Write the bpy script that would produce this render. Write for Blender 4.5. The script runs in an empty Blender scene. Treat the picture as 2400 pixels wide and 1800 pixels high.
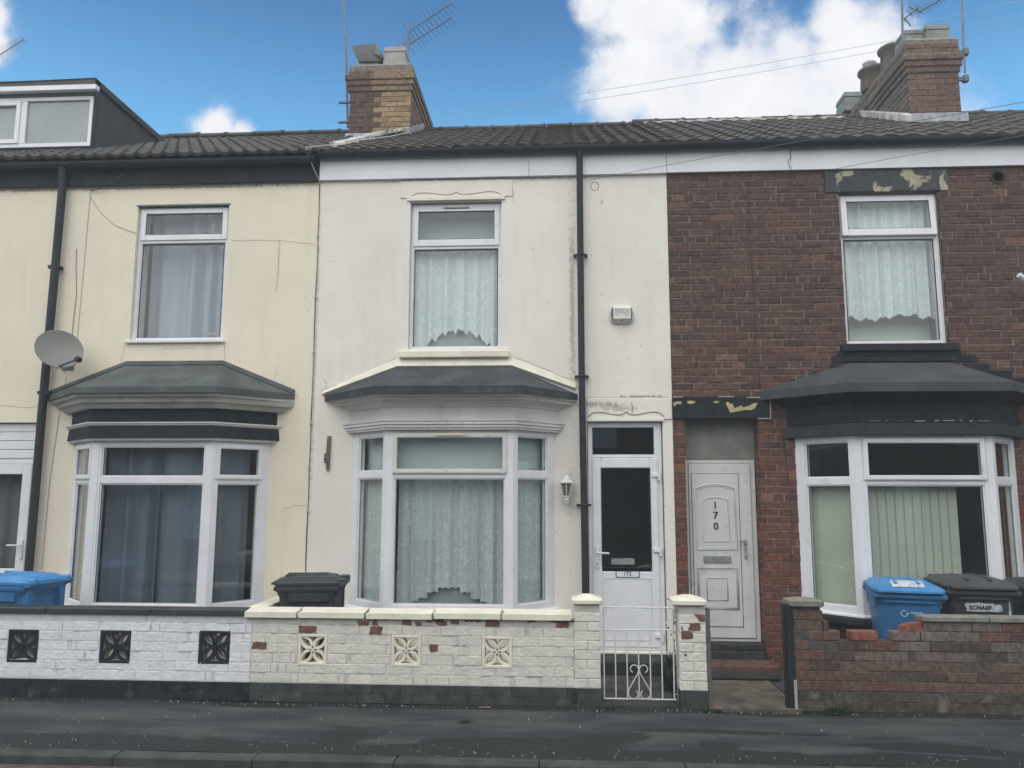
import bpy, bmesh, math, random
from mathutils import Vector, Matrix
import numpy as np
R = math.radians
D = bpy.data
SC = bpy.context.scene
COL = SC.collection

# ------------------------------------------------------------------ camera
FPX = 1850.0
CAM = Vector((0, -8.0, 1.7))
PITCH, YAW, ROLL = R(7.776), R(3.395), R(0.1307)
_f = Vector((-math.sin(YAW), math.cos(YAW), 0)); _r = Vector((math.cos(YAW), math.sin(YAW), 0)); _u = Vector((0, 0, 1))
_f2 = _f*math.cos(PITCH) + _u*math.sin(PITCH); _u2 = _u*math.cos(PITCH) - _f*math.sin(PITCH)
_r3 = _r*math.cos(ROLL) + _u2*math.sin(ROLL); _u3 = _u2*math.cos(ROLL) - _r*math.sin(ROLL)
cam = D.objects.new('camera', D.cameras.new('camera')); COL.objects.link(cam)
mw = Matrix((( _r3.x, _u3.x, -_f2.x, CAM.x), (_r3.y, _u3.y, -_f2.y, CAM.y), (_r3.z, _u3.z, -_f2.z, CAM.z), (0, 0, 0, 1)))
cam.matrix_world = mw
cam.data.sensor_width = 36; cam.data.lens = FPX/2400*36
cam.data.clip_start = 0.05; cam.data.clip_end = 3000
SC.camera = cam
SC.render.resolution_x = 1024; SC.render.resolution_y = 768
def direction(px, py):
    return (_f2 + _r3*((px-1200)/FPX) - _u3*((py-900)/FPX)).normalized()

def pixpt(px, py, Y):
    d = direction(px, py); t = (Y-CAM.y)/d.y; return CAM+d*t
# ------------------------------------------------------------------ exposure, sun
SC.view_settings.view_transform = 'Standard'; SC.view_settings.look = 'None'
SC.view_settings.gamma = 1; SC.view_settings.exposure = 0.50
SUN_EL, SUN_AZ = R(52), R(205)
sd = Vector((math.sin(SUN_AZ)*math.cos(SUN_EL), math.cos(SUN_AZ)*math.cos(SUN_EL), math.sin(SUN_EL)))
sun = D.objects.new('sun', D.lights.new('sun', 'SUN')); COL.objects.link(sun)
sun.data.energy = 0.8; sun.data.angle = R(50); sun.data.color = (1, .97, .93)
sun.rotation_euler = sd.to_track_quat('Z', 'Y').to_euler()

# ------------------------------------------------------------------ world: blue sky with cumulus, overcast behind the camera
W = D.worlds.new('World'); SC.world = W; W.use_nodes = True
nt = W.node_tree; N = nt.nodes; L = nt.links; N.clear()
def wn(t, **k):
    n = N.new(t)
    for a, v in k.items(): setattr(n, a, v)
    return n
def wm(op, a, b=None, c=None):
    n = wn('ShaderNodeMath', operation=op)
    for i, v in enumerate((a, b, c)):
        if v is None: continue
        if isinstance(v, (int, float)): n.inputs[i].default_value = v
        else: L.new(v, n.inputs[i])
    return n.outputs[0]
geo = wn('ShaderNodeTexCoord'); DIR = geo.outputs['Generated']
sky = wn('ShaderNodeTexSky', sky_type='NISHITA', sun_disc=False)
sky.sun_elevation = SUN_EL; sky.sun_rotation = SUN_AZ; sky.air_density = 1.0; sky.dust_density = 0.3; sky.ozone_density = 2.5
tint = wn('ShaderNodeMix', data_type='RGBA', blend_type='MULTIPLY'); tint.inputs[0].default_value = 1
L.new(sky.outputs[0], tint.inputs[6]); tint.inputs[7].default_value = (0.46, 0.92, 1.12, 1)
bg_sky = wn('ShaderNodeBackground'); sepz = wn('ShaderNodeSeparateXYZ'); L.new(DIR, sepz.inputs[0])
hz = wn('ShaderNodeMapRange', interpolation_type='SMOOTHSTEP'); L.new(sepz.outputs[2], hz.inputs[0]); hz.inputs[1].default_value = .58; hz.inputs[2].default_value = .38
hmix = wn('ShaderNodeMix', data_type='RGBA'); L.new(hz.outputs[0], hmix.inputs[0]); hmix.inputs[6].default_value = (.92, .94, .97, 1); hmix.inputs[7].default_value = (2.0, 1.75, 1.45, 1)
hmul = wn('ShaderNodeMix', data_type='RGBA', blend_type='MULTIPLY'); hmul.inputs[0].default_value = 1; L.new(tint.outputs[2], hmul.inputs[6]); L.new(hmix.outputs[2], hmul.inputs[7])
L.new(hmul.outputs[2], bg_sky.inputs[0]); bg_sky.inputs[1].default_value = 0.105
n1 = wn('ShaderNodeTexNoise'); n1.inputs['Scale'].default_value = 13; n1.inputs['Detail'].default_value = 10; n1.inputs['Roughness'].default_value = .60; n1.inputs['Distortion'].default_value = .12
L.new(DIR, n1.inputs['Vector'])
n2 = wn('ShaderNodeTexNoise'); n2.inputs['Scale'].default_value = 3.2; n2.inputs['Detail'].default_value = 5
L.new(DIR, n2.inputs['Vector'])
blobs = [(1575,150,190),(1480,190,130),(1700,190,150),(1850,190,140),(1990,150,150),(2075,95,95),(1650,300,260),(1950,50,80),(1850,130,100),(1620,80,80),(1545,50,115),(1750,150,110),
         (1440,235,95),(1470,15,95),(1400,10,60),(1900,330,300),(2110,190,110),(510,300,62),(-45,30,80),(-30,100,60),(565,310,40)]
acc = None
for (px, py, r) in blobs:
    d = direction(px, py)
    v = wn('ShaderNodeVectorMath', operation='DISTANCE'); L.new(DIR, v.inputs[0]); v.inputs[1].default_value = d
    x = wm('MULTIPLY_ADD', v.outputs['Value'], -1.0/(r/FPX), 1.0)
    acc = x if acc is None else wm('SMOOTH_MAX', acc, x, 0.15)
acc = wm('MINIMUM', acc, 0.8)
e = wm('ADD', acc, wm('MULTIPLY_ADD', n1.outputs[0], 1.8, -.84))
mr = wn('ShaderNodeMapRange', interpolation_type='SMOOTHERSTEP'); L.new(e, mr.inputs[0]); mr.inputs[1].default_value = -0.05; mr.inputs[2].default_value = 0.78
sep = wn('ShaderNodeSeparateXYZ'); L.new(DIR, sep.inputs[0])
v = wm('ADD', wm('MULTIPLY', sep.outputs[2], 0.9), wm('MULTIPLY', sep.outputs[1], -0.8))
v = wm('ADD', v, wm('MULTIPLY_ADD', n2.outputs[0], 0.5, -0.25))
mo = wn('ShaderNodeMapRange', interpolation_type='SMOOTHSTEP'); L.new(v, mo.inputs[0]); mo.inputs[1].default_value = 0.12; mo.inputs[2].default_value = 0.4
ccol = wn('ShaderNodeMix', data_type='RGBA'); ccol.inputs[6].default_value = (.80, .81, .87, 1); ccol.inputs[7].default_value = (.90, .90, .92, 1)
cm = wn('ShaderNodeMapRange'); L.new(n1.outputs[0], cm.inputs[0]); cm.inputs[1].default_value = .38; cm.inputs[2].default_value = .6
L.new(cm.outputs[0], ccol.inputs[0])
bg_c = wn('ShaderNodeBackground'); L.new(ccol.outputs[2], bg_c.inputs[0]); bg_c.inputs[1].default_value = 0.78
ocol = wn('ShaderNodeMix', data_type='RGBA'); ocol.inputs[6].default_value = (.84, .87, .91, 1); ocol.inputs[7].default_value = (.98, .98, .97, 1)
L.new(n2.outputs[0], ocol.inputs[0])
bg_o = wn('ShaderNodeBackground'); L.new(ocol.outputs[2], bg_o.inputs[0]); bg_o.inputs[1].default_value = 1.12
m1 = wn('ShaderNodeMixShader'); L.new(mr.outputs[0], m1.inputs[0]); L.new(bg_sky.outputs[0], m1.inputs[1]); L.new(bg_c.outputs[0], m1.inputs[2])
m2 = wn('ShaderNodeMixShader'); L.new(mo.outputs[0], m2.inputs[0]); L.new(m1.outputs[0], m2.inputs[1]); L.new(bg_o.outputs[0], m2.inputs[2])
out = wn('ShaderNodeOutputWorld'); L.new(m2.outputs[0], out.inputs[0])

# ------------------------------------------------------------------ helpers
def tag(o, label=None, cat=None, group=None, kind=None):
    if label: o['label'] = label
    if cat: o['category'] = cat
    if group: o['group'] = group
    if kind: o['kind'] = kind
    return o
WLOC = {}
def empty(name, loc, label=None, cat=None, group=None, rz=0):
    o = D.objects.new(name, None); COL.objects.link(o); o.location = loc; o.rotation_euler = (0, 0, rz)
    o.empty_display_size = .1
    WLOC[o.name] = Vector(loc); tag(o, label, cat, group); return o
class MB:
    def __init__(s): s.v = []; s.f = []; s.c = []; s.cc = None; s.sm = []
    def face(s, pts, sm=False):
        i = len(s.v); s.v += [tuple(p) for p in pts]; s.f.append(tuple(range(i, i+len(pts)))); s.c.append(s.cc); s.sm.append(sm)
    def mesh(s, vs, fs, sm=False):
        i = len(s.v); s.v += [tuple(p) for p in vs]
        for f in fs: s.f.append(tuple(i+j for j in f)); s.c.append(s.cc); s.sm.append(sm)
        return s
    def box(s, x0, x1, y0, y1, z0, z1, b=0.0, skip=''):
        if b <= 0:
            vs = [(x0,y0,z0),(x1,y0,z0),(x1,y1,z0),(x0,y1,z0),(x0,y0,z1),(x1,y0,z1),(x1,y1,z1),(x0,y1,z1)]
            return s.mesh(vs, [(0,1,5,4),(1,2,6,5),(2,3,7,6),(3,0,4,7),(4,5,6,7),(3,2,1,0)])
        # box with chamfered edges
        bm = bmesh.new(); bmesh.ops.create_cube(bm, size=1)
        for q in bm.verts: q.co = Vector((x0+(x1-x0)*(q.co.x+.5), y0+(y1-y0)*(q.co.y+.5), z0+(z1-z0)*(q.co.z+.5)))
        b = min(b, (x1-x0)*.45, (y1-y0)*.45, (z1-z0)*.45)
        bmesh.ops.bevel(bm, geom=bm.edges[:], offset=b, segments=1, affect='EDGES')
        bm.verts.index_update(); s.mesh([q.co[:] for q in bm.verts], [[q.index for q in f.verts] for f in bm.faces]); bm.free(); return s
    def obox(s, o, ux, uy, a0, a1, b0, b1, z0, z1):
        # box in a rotated frame: origin o, unit vectors ux, uy in plan
        P = lambda a, b, z: (o[0]+ux[0]*a+uy[0]*b, o[1]+ux[1]*a+uy[1]*b, z)
        vs = [P(a0,b0,z0),P(a1,b0,z0),P(a1,b1,z0),P(a0,b1,z0),P(a0,b0,z1),P(a1,b0,z1),P(a1,b1,z1),P(a0,b1,z1)]
        fs = [(0,1,5,4),(1,2,6,5),(2,3,7,6),(3,0,4,7),(4,5,6,7),(3,2,1,0)]
        if ux[0]*uy[1]-ux[1]*uy[0] < 0: fs = [f[::-1] for f in fs]
        return s.mesh(vs, fs)
    def tube(s, pts, r, n=8, cap=True, sm=True):
        pts = [Vector(p) for p in pts]; rs = r if isinstance(r, (list, tuple)) else [r]*len(pts)
        vs = []; up0 = None
        for i, p in enumerate(pts):
            t = (pts[min(i+1, len(pts)-1)] - pts[max(i-1, 0)]).normalized()
            if up0 is None:
                up0 = Vector((0, 0, 1)) if abs(t.z) < .9 else Vector((1, 0, 0))
            a = t.cross(up0).normalized(); bb = a.cross(t).normalized(); up0 = bb
            for k in range(n):
                an = 2*math.pi*k/n; vs.append(p + a*math.cos(an)*rs[i] + bb*math.sin(an)*rs[i])
        fs = []
        for i in range(len(pts)-1):
            for k in range(n):
                k2 = (k+1) % n; fs.append((i*n+k, i*n+k2, (i+1)*n+k2, (i+1)*n+k))
        s.mesh(vs, fs, sm)
        if cap:
            s.face([vs[k] for k in range(n)][::-1]); s.face([vs[(len(pts)-1)*n+k] for k in range(n)])
        return s
    def loft(s, loops, cap=True, sm=False):
        n = len(loops[0]); vs = [p for l in loops for p in l]; fs = []
        for i in range(len(loops)-1):
            for k in range(n):
                k2 = (k+1) % n; fs.append((i*n+k, i*n+k2, (i+1)*n+k2, (i+1)*n+k))
        s.mesh(vs, fs, sm)
        if cap: s.face(loops[0][::-1]); s.face(loops[-1])
        return s
    def lathe(s, prof, c=(0, 0), n=16, sm=True):
        return s.loft([[(c[0]+r*math.cos(2*math.pi*k/n), c[1]+r*math.sin(2*math.pi*k/n), z) for k in range(n)] for r, z in prof], True, sm)
    def build(s, name, mat, parent=None, label=None, local=False):
        me = D.meshes.new(name); off = Vector((0, 0, 0))
        if parent is not None and not local: off = WLOC[parent.name]
        me.from_pydata([(Vector(p)-off)[:] for p in s.v], [], s.f)
        if any(c is not None for c in s.c):
            at = me.color_attributes.new('Col', 'FLOAT_COLOR', 'CORNER')
            buf = []
            for c, f in zip(s.c, s.f):
                c = c or (.5, .5, .5)
                buf += [c[0], c[1], c[2], 1.0]*len(f)
            at.data.foreach_set('color', buf)
        if any(s.sm): me.polygons.foreach_set('use_smooth', s.sm)
        me.materials.append(mat)
        o = D.objects.new(name, me); COL.objects.link(o)
        if parent is not None:
            o.parent = parent; WLOC[o.name] = Vector((0, 0, 0)) if local else off
        else:
            WLOC[o.name] = Vector((0, 0, 0))
        if label: o['label'] = label
        me.update(); return o

# ------------------------------------------------------------------ materials
def newmat(name):
    m = D.materials.new(name); m.use_nodes = True; t = m.node_tree
    return m, t, t.nodes, t.links, t.nodes['Principled BSDF']
def nodes_api(t):
    def mk(ty, ins=None, **k):
        n = t.nodes.new(ty)
        for a, v in k.items(): setattr(n, a, v)
        if ins:
            for i, v in ins.items():
                if isinstance(v, bpy.types.NodeSocket): t.links.new(v, n.inputs[i])
                else: n.inputs[i].default_value = v
        return n
    def mth(op, a, b=0.0, c=0.0, clamp=False):
        n = mk('ShaderNodeMath', {0: a, 1: b, 2: c}, operation=op); n.use_clamp = clamp; return n.outputs[0]
    def ramp(x, a, b, lo=0.0, hi=1.0, smooth=True):
        n = mk('ShaderNodeMapRange', {0: x, 1: a, 2: b, 3: lo, 4: hi}); n.interpolation_type = 'SMOOTHSTEP' if smooth else 'LINEAR'; return n.outputs[0]
    def mixc(f, a, b, mode='MIX'):
        n = mk('ShaderNodeMix', {0: f, 6: a, 7: b}, data_type='RGBA', blend_type=mode); return n.outputs[2]
    def noise(scale, detail=4, rough=.55, vec=None, dist=0.0, stretch=None):
        tc = vec or obj
        if stretch: tc = mk('ShaderNodeMapping', {0: tc, 3: stretch}).outputs[0]
        return mk('ShaderNodeTexNoise', {'Vector': tc, 'Scale': scale, 'Detail': detail, 'Roughness': rough, 'Distortion': dist}).outputs[0]
    obj = t.nodes.new('ShaderNodeTexCoord').outputs['Object']
    return mk, mth, ramp, mixc, noise, obj
def c4(c, k=1.0): return (c[0]*k, c[1]*k, c[2]*k, 1)
def M(name, col, rough=.75, var=.12, scale=5, bump=.15, bscale=80, spec=.35, col2=None, attr=False, bdist=.004, dirt=0.0, dirtcol=(.08, .08, .07), dscale=9, dthr=.6, stretch=None, metal=0.0):
    m, t, ns, ls, P = newmat(name); mk, mth, ramp, mixc, noise, obj = nodes_api(t)
    n = ramp(noise(scale, 5, stretch=stretch), .3, .7)
    if attr:
        a = mk('ShaderNodeAttribute', attribute_name='Col').outputs['Color']
        base = mixc(n, mixc(1.0, a, c4((1-var,)*3), 'MULTIPLY'), mixc(1.0, a, c4((1+var,)*3), 'MULTIPLY'))
    else:
        c2 = col2 or tuple(min(1, x*(1+var)) for x in col); c1 = col if col2 else tuple(x*(1-var) for x in col)
        base = mixc(n, c4(c1), c4(c2))
    if dirt > 0:
        d = ramp(noise(dscale, 8, .65, dist=.4), dthr, dthr+.13)
        base = mixc(mth('MULTIPLY', d, dirt), base, c4(dirtcol))
    ls.new(base, P.inputs['Base Color']); P.inputs['Roughness'].default_value = rough
    P.inputs['Specular IOR Level'].default_value = spec; P.inputs['Metallic'].default_value = metal
    if bump > 0:
        b = mk('ShaderNodeBump', {'Strength': bump, 'Distance': bdist, 'Height': noise(bscale, 4)})
        ls.new(b.outputs[0], P.inputs['Normal'])
    return m
def render_mat(name, c, stains):
    # painted render: fine texture, soft patches, grime and hairline streaks of its own
    m, t, ns, ls, P = newmat(name); mk, mth, ramp, mixc, noise, obj = nodes_api(t)
    base = mixc(ramp(noise(1.1, 6, .6), .3, .7), c4(c, .95), c4(c, 1.04))
    base = mixc(mth('MULTIPLY', ramp(noise(2.0, 6, .6, stretch=(3.5, 1, .45)), .50, .74), .16), base, c4((.45, .44, .39)))
    base = mixc(mth('MULTIPLY', ramp(noise(14, 8, .7), .64, .72), .14), base, c4((.36, .35, .30)))
    # rusty pin holes and chips
    vo = mk('ShaderNodeTexVoronoi', {'Vector': obj, 'Scale': 7.0, 'Randomness': 1.0}); vo.distance = 'EUCLIDEAN'
    base = mixc(mth('MULTIPLY', mth('LESS_THAN', vo.outputs['Distance'], .05), .55), base, c4((.16, .14, .12)))
    sx = mk('ShaderNodeSeparateXYZ', {0: obj}); X, Z = sx.outputs[0], sx.outputs[2]
    nz = noise(18, 8, .7)
    for (kind, x0, z0, w, h, k) in stains:
        dx = mth('DIVIDE', mth('ABSOLUTE', mth('SUBTRACT', X, x0)), w); dz = mth('DIVIDE', mth('ABSOLUTE', mth('SUBTRACT', Z, z0)), h)
        dd = mth('MAXIMUM', dx, dz) if kind == 'strip' else mth('SQRT', mth('ADD', mth('MULTIPLY', dx, dx), mth('MULTIPLY', dz, dz)))
        f = ramp(mth('ADD', mth('SUBTRACT', 1.0, dd), mth('MULTIPLY_ADD', nz, 2.2, -1.1)), .25, .8)
        base = mixc(mth('MULTIPLY', f, k), base, c4((.12, .12, .10)))
    ls.new(base, P.inputs['Base Color']); P.inputs['Roughness'].default_value = .85; P.inputs['Specular IOR Level'].default_value = .2
    hh = mth('ADD', mth('MULTIPLY', noise(26, 6, .6), 1.0), mth('MULTIPLY', noise(4, 4), 1.5))
    b = mk('ShaderNodeBump', {'Strength': .55, 'Distance': .006, 'Height': hh}); ls.new(b.outputs[0], P.inputs['Normal'])
    return m

MT = {}
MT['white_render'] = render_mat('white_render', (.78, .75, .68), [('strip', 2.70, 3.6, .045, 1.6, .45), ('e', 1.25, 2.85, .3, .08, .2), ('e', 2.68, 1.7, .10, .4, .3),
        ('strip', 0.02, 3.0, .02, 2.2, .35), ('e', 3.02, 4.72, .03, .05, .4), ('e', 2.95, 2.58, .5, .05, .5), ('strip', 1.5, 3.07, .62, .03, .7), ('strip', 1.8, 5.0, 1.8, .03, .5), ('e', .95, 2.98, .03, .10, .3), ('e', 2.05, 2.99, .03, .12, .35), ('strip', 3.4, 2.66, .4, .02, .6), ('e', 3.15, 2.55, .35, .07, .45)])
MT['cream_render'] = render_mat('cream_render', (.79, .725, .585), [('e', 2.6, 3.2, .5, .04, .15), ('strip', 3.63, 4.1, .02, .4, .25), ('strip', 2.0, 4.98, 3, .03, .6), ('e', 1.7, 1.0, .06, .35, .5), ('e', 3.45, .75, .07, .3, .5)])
MT['upvc'] = M('upvc', (.75, .76, .79), .35, .05, 3, .03, 40, .5, dirt=.25, dirtcol=(.33, .33, .30), dscale=7, dthr=.58)
MT['upvc_seal'] = M('upvc_seal', (.03, .033, .035), .6, .1, 9, 0)
MT['old_upvc'] = M('old_upvc', (.66, .66, .62), .4, .06, 3, .03, 40, .5, dirt=.35, dirtcol=(.35, .33, .27), dscale=7, dthr=.55)
MT['grey_door'] = M('grey_door', (.60, .605, .59), .45, .06, 3, .05, 40, .4, dirt=.3, dirtcol=(.25, .25, .22), dthr=.56)
MT['black_plastic'] = M('black_plastic', (.020, .024, .030), .55, .25, 6, .1, 60, .3)
MT['black_paint'] = M('black_paint', (.016, .019, .024), .7, .3, 10, .35, 50, .22, dirt=.5, dirtcol=(.14, .14, .14), dscale=11, dthr=.66)
MT['sill_grey'] = M('sill_grey', (.36, .37, .36), .6, .15, 6, .2, 60)
MT['cornice_white'] = M('cornice_white', (.62, .62, .60), .6, .08, 3, .15, 50, .3, dirt=.3, dirtcol=(.28, .27, .24), dthr=.58)
MT['cornice_cream'] = M('cornice_cream', (.42, .42, .39), .6, .12, 4, .15, 50, .3, dirt=.4, dirtcol=(.16, .16, .14), dthr=.56)
MT['felt_green'] = M('felt_green', (.085, .100, .098), .9, .22, 3.5, .5, 220, .2, dirt=.4, dirtcol=(.045, .05, .04), dscale=5, dthr=.55)
MT['felt_dark'] = M('felt_dark', (.058, .065, .070), .9, .25, 3.5, .6, 220, .2, dirt=.4, dirtcol=(.14, .14, .13), dscale=14, dthr=.70)
MT['felt_black'] = M('felt_black', (.056, .062, .068), .85, .2, 3.5, .5, 200, .25)
MT['brick'] = M('brick', (.2, .1, .08), .9, .28, 22, .6, 90, .2, attr=True, dirt=.35, dirtcol=(.045, .04, .038), dscale=3.5, dthr=.55)
MT['old_brick'] = M('old_brick', (.2, .1, .08), .9, .3, 25, .9, 60, .2, attr=True, bdist=.007, dirt=.55, dirtcol=(.24, .22, .20), dscale=4.5, dthr=.58)
MT['mortar'] = M('mortar', (.19, .16, .14), .95, .25, 12, .5, 90, .1)
MT['dark_mortar'] = M('dark_mortar', (.085, .078, .07), .95, .3, 12, .5, 90, .1)
MT['painted_white'] = M('painted_white', (.70, .71, .75), .7, .06, 9, 1.0, 30, .3, attr=True, bdist=.009, dirt=.5, dirtcol=(.17, .17, .16), dscale=13, dthr=.64)
MT['painted_cream'] = M('painted_cream', (.64, .63, .57), .7, .08, 9, 1.0, 30, .3, attr=True, bdist=.009, dirt=.35, dirtcol=(.22, .20, .17), dscale=13, dthr=.66)
MT['coping_cream'] = M('coping_cream', (.74, .71, .60), .75, .08, 6, .5, 60, .3, dirt=.6, dirtcol=(.14, .13, .11), dscale=10, dthr=.62)
MT['coping_black'] = M('coping_black', (.035, .038, .042), .55, .3, 6, .4, 60, .45, dirt=.4, dirtcol=(.12, .12, .12), dscale=14, dthr=.66)
MT['concrete'] = M('concrete', (.22, .21, .19), .9, .25, 14, .6, 80, .2, dirt=.5, dirtcol=(.08, .08, .07), dthr=.55)
MT['tile_black'] = M('tile_black', (.058, .054, .051), .75, .35, 6, .5, 70, .35, dirt=.3, dirtcol=(.12, .12, .11), dscale=12, dthr=.64)
MT['tile_brown'] = M('tile_brown', (.066, .057, .051), .85, .4, 9, .5, 70, .25, dirt=.4, dirtcol=(.17, .15, .12), dscale=14, dthr=.62)
MT['tile_grey'] = M('tile_grey', (.074, .068, .061), .85, .3, 7, .5, 70, .25, dirt=.4, dirtcol=(.05, .05, .045), dscale=6, dthr=.55)
MT['lead'] = M('lead', (.33, .34, .37), .55, .3, 12, .5, 30, .5)
MT['mortar_pale'] = M('mortar_pale', (.46, .45, .43), .95, .3, 12, .8, 40, .1)
MT['fascia_white'] = M('fascia_white', (.72, .73, .77), .4, .05, 2.5, .05, 30, .5, dirt=.2, dirtcol=(.3, .3, .3), dscale=8, dthr=.66)
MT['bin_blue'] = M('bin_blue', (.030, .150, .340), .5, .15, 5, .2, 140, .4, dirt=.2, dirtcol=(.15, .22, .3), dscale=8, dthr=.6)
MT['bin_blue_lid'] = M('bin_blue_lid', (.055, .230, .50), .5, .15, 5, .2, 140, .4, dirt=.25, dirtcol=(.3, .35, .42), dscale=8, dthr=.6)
MT['bin_black'] = M('bin_black', (.028, .033, .038), .5, .2, 5, .25, 140, .45)
MT['bin_grey'] = M('bin_grey', (.055, .058, .064), .55, .2, 5, .25, 140, .4, dirt=.4, dirtcol=(.12, .12, .12), dscale=7, dthr=.55)
MT['sticker'] = M('sticker', (.56, .58, .59), .6, .1, 20, 0, dirt=.8, dirtcol=(.15, .28, .44), dscale=22, dthr=.5)
MT['print_white'] = M('print_white', (.55, .66, .76), .6, .1, 20, 0)
MT['ink'] = M('ink', (.02, .02, .025), .5, .1, 20, 0)
MT['ink_grey'] = M('ink_grey', (.36, .38, .38), .6, .1, 20, 0)
MT['white_metal'] = M('white_metal', (.66, .67, .66), .5, .1, 20, .1, 80, .4, dirt=.45, dirtcol=(.22, .19, .15), dscale=25, dthr=.6)
MT['aluminium'] = M('aluminium', (.42, .44, .46), .45, .15, 10, 0, metal=.4)
MT['steel_dark'] = M('steel_dark', (.13, .15, .18), .5, .15, 10, 0, metal=.3)
MT['dish'] = M('dish', (.20, .205, .19), .6, .08, 4, .05, 50, .3, dirt=.3, dirtcol=(.15, .15, .13), dscale=9, dthr=.6)
MT['cable_grey'] = M('cable_grey', (.16, .15, .14), .7, .1, 20, 0)
MT['cable_light'] = M('cable_light', (.50, .49, .45), .7, .1, 20, 0)
MT['wire_dark'] = M('wire_dark', (.32, .42, .54), .7, .1, 20, 0)
MT['rust'] = M('rust', (.15, .11, .095), .85, .4, 40, .5, 90, .2, dirt=.7, dirtcol=(.30, .29, .27), dscale=30, dthr=.5)
MT['alarm_body'] = M('alarm_body', (.66, .66, .58), .45, .05, 5, 0)
MT['alarm_blue'] = M('alarm_blue', (.13, .15, .26), .35, .05, 5, 0)
MT['pot_clay'] = M('pot_clay', (.15, .125, .105), .85, .25, 8, .3, 60)
MT['pot_buff'] = M('pot_buff', (.30, .295, .275), .8, .15, 8, .3, 60)
MT['pot_grey'] = M('pot_grey', (.20, .21, .20), .7, .2, 8, .3, 60)
MT['curtain_blue'] = M('curtain_blue', (.155, .185, .23), .9, .08, 2, .2, 300, .1)
MT['curtain_sheer'] = M('curtain_sheer', (.40, .43, .50), .9, .06, 2, .1, 300, .1)
MT['curtain_beige'] = M('curtain_beige', (.40, .385, .34), .9, .06, 2, .1, 300, .1)
MT['blind'] = M('blind', (.50, .53, .44), .9, .05, 2, .1, 300, .1)
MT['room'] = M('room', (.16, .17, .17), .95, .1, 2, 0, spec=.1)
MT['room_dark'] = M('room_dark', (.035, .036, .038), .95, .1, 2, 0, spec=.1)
MT['grey_render'] = M('grey_render', (.21, .21, .19), .9, .2, 3.5, .4, 60, .2, dirt=.5, dirtcol=(.08, .08, .07), dscale=5, dthr=.56)
MT['silver'] = M('silver', (.42, .43, .43), .4, .15, 20, .1, 80, metal=.6)
MT['moss'] = M('moss', (.05, .075, .03), .95, .4, 30, .5, 80, .1)
MT['leaf'] = M('leaf', (.025, .045, .016), .7, .35, 30, .2, 80, .3)
MT['ground_yard'] = M('ground_yard', (.050, .052, .050), .9, .4, 5, .5, 60, .25, dirt=.6, dirtcol=(.09, .11, .05), dscale=4, dthr=.62)
MT['path_brown'] = M('path_brown', (.125, .105, .082), .9, .3, 5, .5, 80, .25, dirt=.8, dirtcol=(.045, .045, .04), dscale=2.5, dthr=.5)
MT['step_black'] = M('step_black', (.026, .028, .029), .8, .4, 9, .8, 40, .35, dirt=.8, dirtcol=(.26, .25, .24), dscale=13, dthr=.60)
MT['step_red'] = M('step_red', (.12, .06, .05), .85, .4, 9, .6, 50, .3, dirt=.6, dirtcol=(.05, .05, .045), dscale=7, dthr=.5)

def peel_mat(name, top, under, thr=.58, scale=3.2, undercol=None):
    m, t, ns, ls, P = newmat(name); mk, mth, ramp, mixc, noise, obj = nodes_api(t)
    n = noise(scale, 6, .6, dist=.6)
    f = ramp(n, thr, thr+.015)
    b = mixc(ramp(noise(9, 5), .4, .7), c4(top, .8), c4(top, 1.25))
    edge = ramp(n, thr-.03, thr)
    b = mixc(mth('MULTIPLY', edge, .3), b, c4((.3, .3, .3)))
    b = mixc(f, b, mixc(ramp(noise(14, 4), .4, .6), c4(under, .8), c4(under)))
    ls.new(b, P.inputs['Base Color']); P.inputs['Roughness'].default_value = .6
    bb = mk('ShaderNodeBump', {'Strength': .6, 'Distance': .006, 'Height': mth('SUBTRACT', noise(40, 5), mth('MULTIPLY', f, .8))}); ls.new(bb.outputs[0], P.inputs['Normal'])
    return m
MT['lintel_peel'] = peel_mat('lintel_peel', (.03, .032, .036), (.40, .37, .26), .545, 4.0)

def glass_mat(name, tint=(.95, .97, .965), refl=1.05):
    m, t, ns, ls, P = newmat(name); mk, mth, ramp, mixc, noise, obj = nodes_api(t)
    ns.remove(P)
    tr = mk('ShaderNodeBsdfTransparent', {0: c4(tint)})
    nb = mk('ShaderNodeBump', {'Strength': .03, 'Distance': .02, 'Height': noise(1.3, 1)})
    gl = mk('ShaderNodeBsdfGlossy', {'Color': (1, 1, 1, 1), 'Roughness': .01, 'Normal': nb.outputs[0]})
    ge = mk('ShaderNodeNewGeometry'); dt = mk('ShaderNodeVectorMath', {0: ge.outputs['Normal'], 1: ge.outputs['Incoming']}, operation='DOT_PRODUCT').outputs['Value']
    f = mth('MULTIPLY_ADD', mth('POWER', mth('SUBTRACT', 1.0, mth('ABSOLUTE', dt), clamp=True), 5.0), .96, .042, clamp=True)
    f = mth('MULTIPLY', f, refl, clamp=True)
    mx = mk('ShaderNodeMixShader', {0: f, 1: tr.outputs[0], 2: gl.outputs[0]})
    ls.new(mx.outputs[0], ns['Material Output'].inputs[0]); return m
MT['glass'] = glass_mat('glass')
MT['glass_frost'] = M('glass_frost', (.30, .34, .34), .25, .08, 2, .3, 200, .6)

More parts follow.
